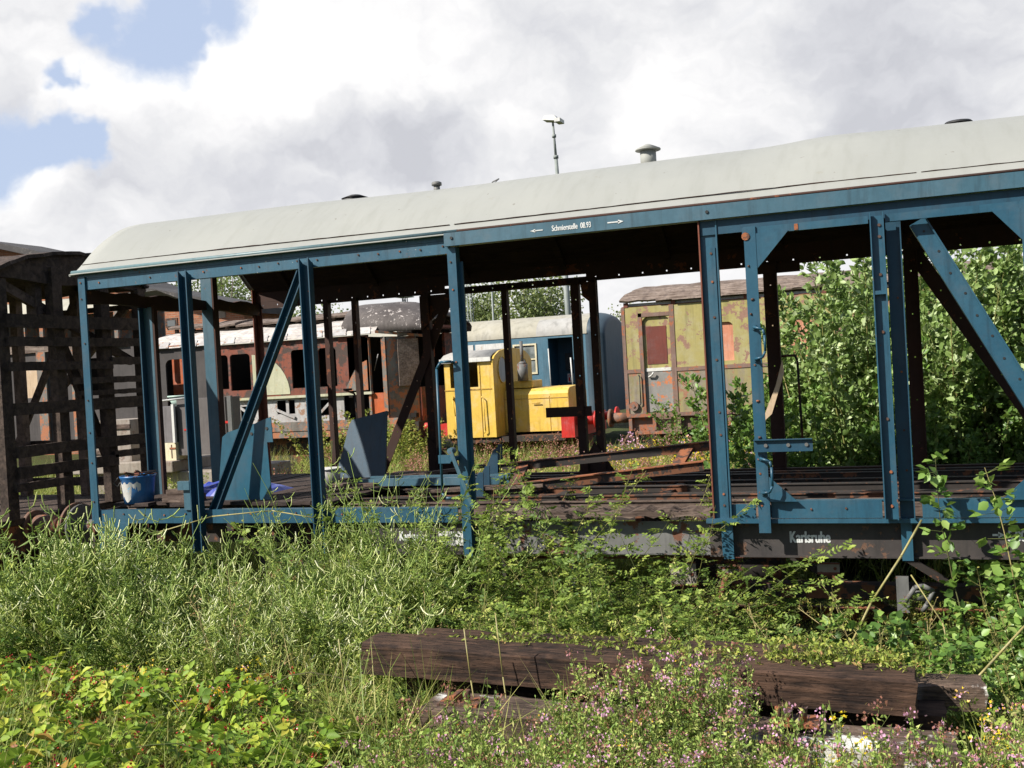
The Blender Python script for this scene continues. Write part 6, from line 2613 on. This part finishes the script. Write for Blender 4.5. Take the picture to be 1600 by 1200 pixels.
for (x, y, z, h, lab) in ((5.0, -2.75, -.65, .62, 'dry reddish grass stalk standing before the left part of the top sleeper'), (4.85, -2.8, -.6, .5, 'pale dead stalk beside the reddish one'), (4.2, -2.9, -.6, .45, 'ochre dead stalk at the left end of the sleepers')):
    cane('dead_stalk', [(x, y, z), (x - .03, y, z + h * .5), (x - .06, y + .02, z + h)], .0035, STR, lab, 'stalk')

# ---- plants on the near side of the charred wagon and under the wagon: shaded low weeds, litter
scatter('undergrowth', [t_weed(.45, 9) for _ in range(4)] + [t_rose(.5, 5)], area(420, -3, 10, -.3, 3.0), [M['l_weed'], M['stem']], 'shaded weeds growing under the wagons', 'weeds', smin=.6, smax=1.0)

# ================================================================== BEHIND THE WAGON: meadow between the tracks
gt2 = [t_grass(34, .35, .95, .10, (.15, .85), .012) for _ in range(5)]
wt2 = [t_weed(.65, 8) for _ in range(4)] + [t_broad(.7, 4, .045, (.2, .9), .4, .08)]
scatter('meadow_grass', gt2, area(3000, -13, 13, 3.2, 14.2, lambda x, y: 1 if x > -5 - .2 * y else .45), [M['l_grass'], M['stem']], 'tall meadow grass between the tracks', 'grass', smin=.6, smax=1.1)
scatter('meadow_weeds', wt2, area(1200, -13, 13, 3.2, 14.3), [M['l_weed'], M['stem']], 'green weeds and nettles between the tracks', 'weeds', smin=.55, smax=1.15)


def t_spike(h, tint):
    g = Geo()
    for i in range(7):
        p = curve_pts((RS.normal() * .1, RS.normal() * .1, 0), (RS.normal() * .15, RS.normal() * .15, 1), h * RS.uniform(.75, 1.1), 4, .1, .1)
        stems(g, p[:-1], p[1:], .003, .3, 1)
        m_ = 16
        leaves(g, p[-1] + RS.normal(size=(m_, 3)) * [.03, .03, .05], rdir(m_), rdir(m_), .035, .028, RS.uniform(*tint, m_), 'diamond', 2)
    return g.flat()


scatter('meadow_flowers', [t_spike(.8, (.02, .30)), t_spike(.75, (.15, .5)), t_spike(.7, (.05, .35))], area(170, -4, 8, 6, 14), [M['l_weed'], M['stem'], M['flower']], 'dry russet and pinkish flower heads in the meadow', 'flowers', smin=.8, smax=1.15)
scatter('yellow_flowers', [t_spike(.72, (.86, 1)), t_spike(.65, (.86, 1))], area(26, 1.2, 4.4, 10, 13.2), [M['l_weed'], M['stem'], M['flower']], 'patches of yellow flowers in the meadow', 'flowers', smin=.9, smax=1.15)
# bushes around the railcar ends
shb = [t_broad(1.5, 11, .06, (.15, .95), .6, .07) for _ in range(3)]
plants('elder_bush', shb, [(-3.3, 13.9), (-3.6, 13.0), (-4.2, 13.4), (-3.2, 13.6), (-3.9, 13.2), (-4.6, 13.9), (-5.1, 13.6), (-3.6, 14.1), (-6.2, 13.9), (-3.35, 12.6)], [M['l_weed'], M['stem']], 'leafy green bush at the end of the burnt railcar', 'bush', 'bushes at the burnt railcar end', .65, 1.0)
plants('elder_bush', shb[:2], [(3.0, 12.5), (3.5, 11.5), (2.6, 13.6), (3.9, 10.6), (3.6, 13.4)], [M['l_shrub'], M['stem']], 'leafy bush in front of the green railcar side', 'bush', 'bushes before the green railcar', .7, 1.05)
plants('elder_bush', shb[:2], [(-10.4, 14.3)], [M['l_grass'], M['stem']], 'bright bush glowing inside the orange doorway of the smoked railcar end', 'bush', None, 1.0, 1.0)
plants('elder_bush', shb, [(-8.6, 7.0), (-7.7, 6.6), (-9.6, 7.4), (-10.6, 8.6), (-6.3, 6.8), (-5.1, 6.9), (-4.3, 7.2)], [M['l_weed'], M['stem']], 'green bush near the concrete slab seen through the slats', 'bush', 'bushes by the concrete slab', .4, .7)

# ---- the big sallow thicket behind the right part of the wagon
def t_sallow(h, canes, leaf, tz=.6):
    g = Geo()
    for i in range(canes):
        az = RS.uniform(0, 6.28)
        ln = RS.uniform(.02, .28)
        L = h * RS.uniform(.55, 1.08)
        n_ = 10
        p = curve_pts((RS.normal() * .18, RS.normal() * .18, 0), (math.cos(az) * ln, math.sin(az) * ln, 1), L, n_, .12, .16)
        stems(g, p[:-1], p[1:], np.linspace(.020, .004, n_), RS.uniform(.35, .95), 1)
        for t in np.arange(.08, 1.0, .050 / L):
            k = min(int(t * n_), n_ - 1)
            c = p[k] + (p[k + 1] - p[k]) * (t * n_ - k)
            lat = .55 * (1 - t) ** .5 + .06
            a = RS.uniform(0, 6.28)
            dd = unit(np.array([math.cos(a), math.sin(a), .75]))
            e = c + dd * lat * RS.uniform(.4, 1)
            stems(g, c[None], e[None], .003, .4, 1)
            m_ = 12
            u = RS.uniform(.15, 1.05, m_)[:, None]
            P = c + (e - c) * u
            l_ = leaf * RS.uniform(.45, 1.25, m_)
            up_ = .5 if t > .7 else .1
            tt = RS.uniform(.15, .80, m_) + (.22 if t > tz else 0) * RS.rand(m_)
            leaves(g, P + RS.normal(size=(m_, 3)) * .015, unit(dd * up_ + RS.normal(size=(m_, 3)) * .6 + [0, 0, .25]), rdir(m_, .6), l_, l_ * .62, np.clip(tt, 0, 1), 'oval', 0)
    return g.flat()


sal = [t_sallow(3.7, 9, .088) for _ in range(4)]
small = [t_sallow(2.3, 6, .08, .75) for _ in range(3)]
pts_s = [ (6.75, 5.8), (7.1, 5.1), (7.6, 5.7), (8.2, 5.2), (8.9, 5.8), (9.6, 5.3), (6.9, 6.8), (7.4, 7.0), (8.1, 7.1), (9.1, 7.0), (10.3, 6.2), (10.2, 4.9), (7.8, 6.3), (8.5, 6.4), (7.0, 8.2), (7.7, 8.2), (8.6, 8.0), (9.6, 8.0), (10.6, 7.6), (11.4, 6.2), (6.6, 4.9), (7.4, 4.7), (8.4, 4.8), (9.2, 4.8)]
plants('sallow_bush', sal, pts_s, [M['l_sallow'], M['stem']], 'tall many stemmed sallow with pale undersided leaves behind the right half of the wagon', 'bush', 'sallow thicket behind the freight wagon', .86, 1.06, lean=.04)
plants('sallow_bush', small, [(5.2, 5.0), (5.5, 4.6), (5.9, 4.3), (6.5, 4.4), (7.2, 4.3), (7.9, 4.4), (8.7, 4.3), (9.6, 4.3), (5.4, 6.6), (5.6, 4.0), (6.9, 3.8), (8.2, 3.8)], [M['l_shrub'], M['stem']], 'shorter dark leaved sallow in the wagon shadow at the foot of the thicket', 'bush', 'low sallows at the foot of the thicket', .75, 1.05, lean=.06)

plants('sallow_bush', [t_sallow(3.2, 9, .088, .5) for _ in range(2)], [(5.75, 5.6), (6.15, 5.2), (6.05, 6.3), (6.5, 5.5), (6.4, 6.6), (5.9, 7.0)], [M['l_sallow'], M['stem']], 'mid height pale topped sallow at the left flank of the thicket, sky above it', 'bush', 'left flank of the sallow thicket', .92, 1.04, lean=.05)

# ================================================================== DISTANT TREES
def tree(name, x, y, h, w, n, label, seed, z0=-1.2, airy=False, group=None):
    global RS
    keep = RS
    RS = np.random.RandomState(seed)
    t = thing(name, (x, y, z0), label, 'tree', group)
    mb = MB()
    mb.cyl((x, y, z0), (x + RS.normal() * .2, y, z0 + h * .55), w * .05, 9, w * .03)
    tips = []
    for i in range(16):
        a = RS.uniform(0, 6.28)
        b0 = Vector((x, y, z0 + h * RS.uniform(.2, .6)))
        e = Vector((x + math.cos(a) * w * RS.uniform(.2, .48), y + math.sin(a) * w * .4, z0 + h * RS.uniform(.45, .97)))
        mb.cyl(b0, e, w * .014, 6, w * .004)
        tips += [b0.lerp(e, .45), b0.lerp(e, .7), b0.lerp(e, .9), e]
    mb.build('trunk', M['plankgrey'], t)
    g = Geo()
    C = np.array([tuple(v) for v in tips])
    rad = w * (.13 if airy else .17)
    k = RS.randint(len(C), size=n)
    P = C[k] + RS.normal(size=(n, 3)) * rad * np.array([1, 1, .8])
    tn = np.clip((RS.rand(len(C))[k]) * .6 + RS.uniform(-.1, .4, n), 0, 1)
    leaves(g, P, rdir(n, -.3), rdir(n), RS.uniform(.16, .34, n) * (w / 6) ** .4, RS.uniform(.12, .22, n) * (w / 6) ** .4, tn, 'diamond', 0)
    g.build('crown', [M['l_tree']], t)
    RS = keep


tree('birch_tree', -18.9, 64, 10.2, 5.6, 6500, 'airy birch behind the coach roof, right of the lattice mast', 5, airy=True)
tree('birch_tree', -22.6, 66, 9.6, 4.8, 4500, 'airy birch directly behind the lattice mast', 6, airy=True)
tree('birch_tree', -16.9, 66, 8.6, 3.6, 3000, 'smaller birch at the right edge of the birch group', 9, airy=True)
tree('lime_tree', -41.5, 60, 12.2, 7.0, 7000, 'round topped green tree rising above the brick shed roof', 7)
tree('lime_tree', -36.3, 58, 8.8, 6.0, 5000, 'green tree between the brick shed and the burnt railcar roof', 8)
tree('lime_tree', -33.0, 60, 7.6, 5.0, 3600, 'low tree behind the burnt railcar clerestory', 12)
tree('birch_tree', -10.2, 60, 6.6, 2.6, 900, 'thin sapling top showing left of the green railcar roof', 10, airy=True)
for i, (x, y, h, w) in enumerate(((-48, 70, 9, 9), (-60, 75, 10, 10), (0, 80, 5.5, 8), (14, 70, 6, 9), (26, 70, 9, 10), (-28, 90, 5, 9), (-8, 95, 5, 10))):
    tree('distant_tree', x, y, h, w, 2200, 'hazy green tree of the far tree line beyond the yard', 20 + i, group='far tree line')

# small nails and frass aside, the scene is complete
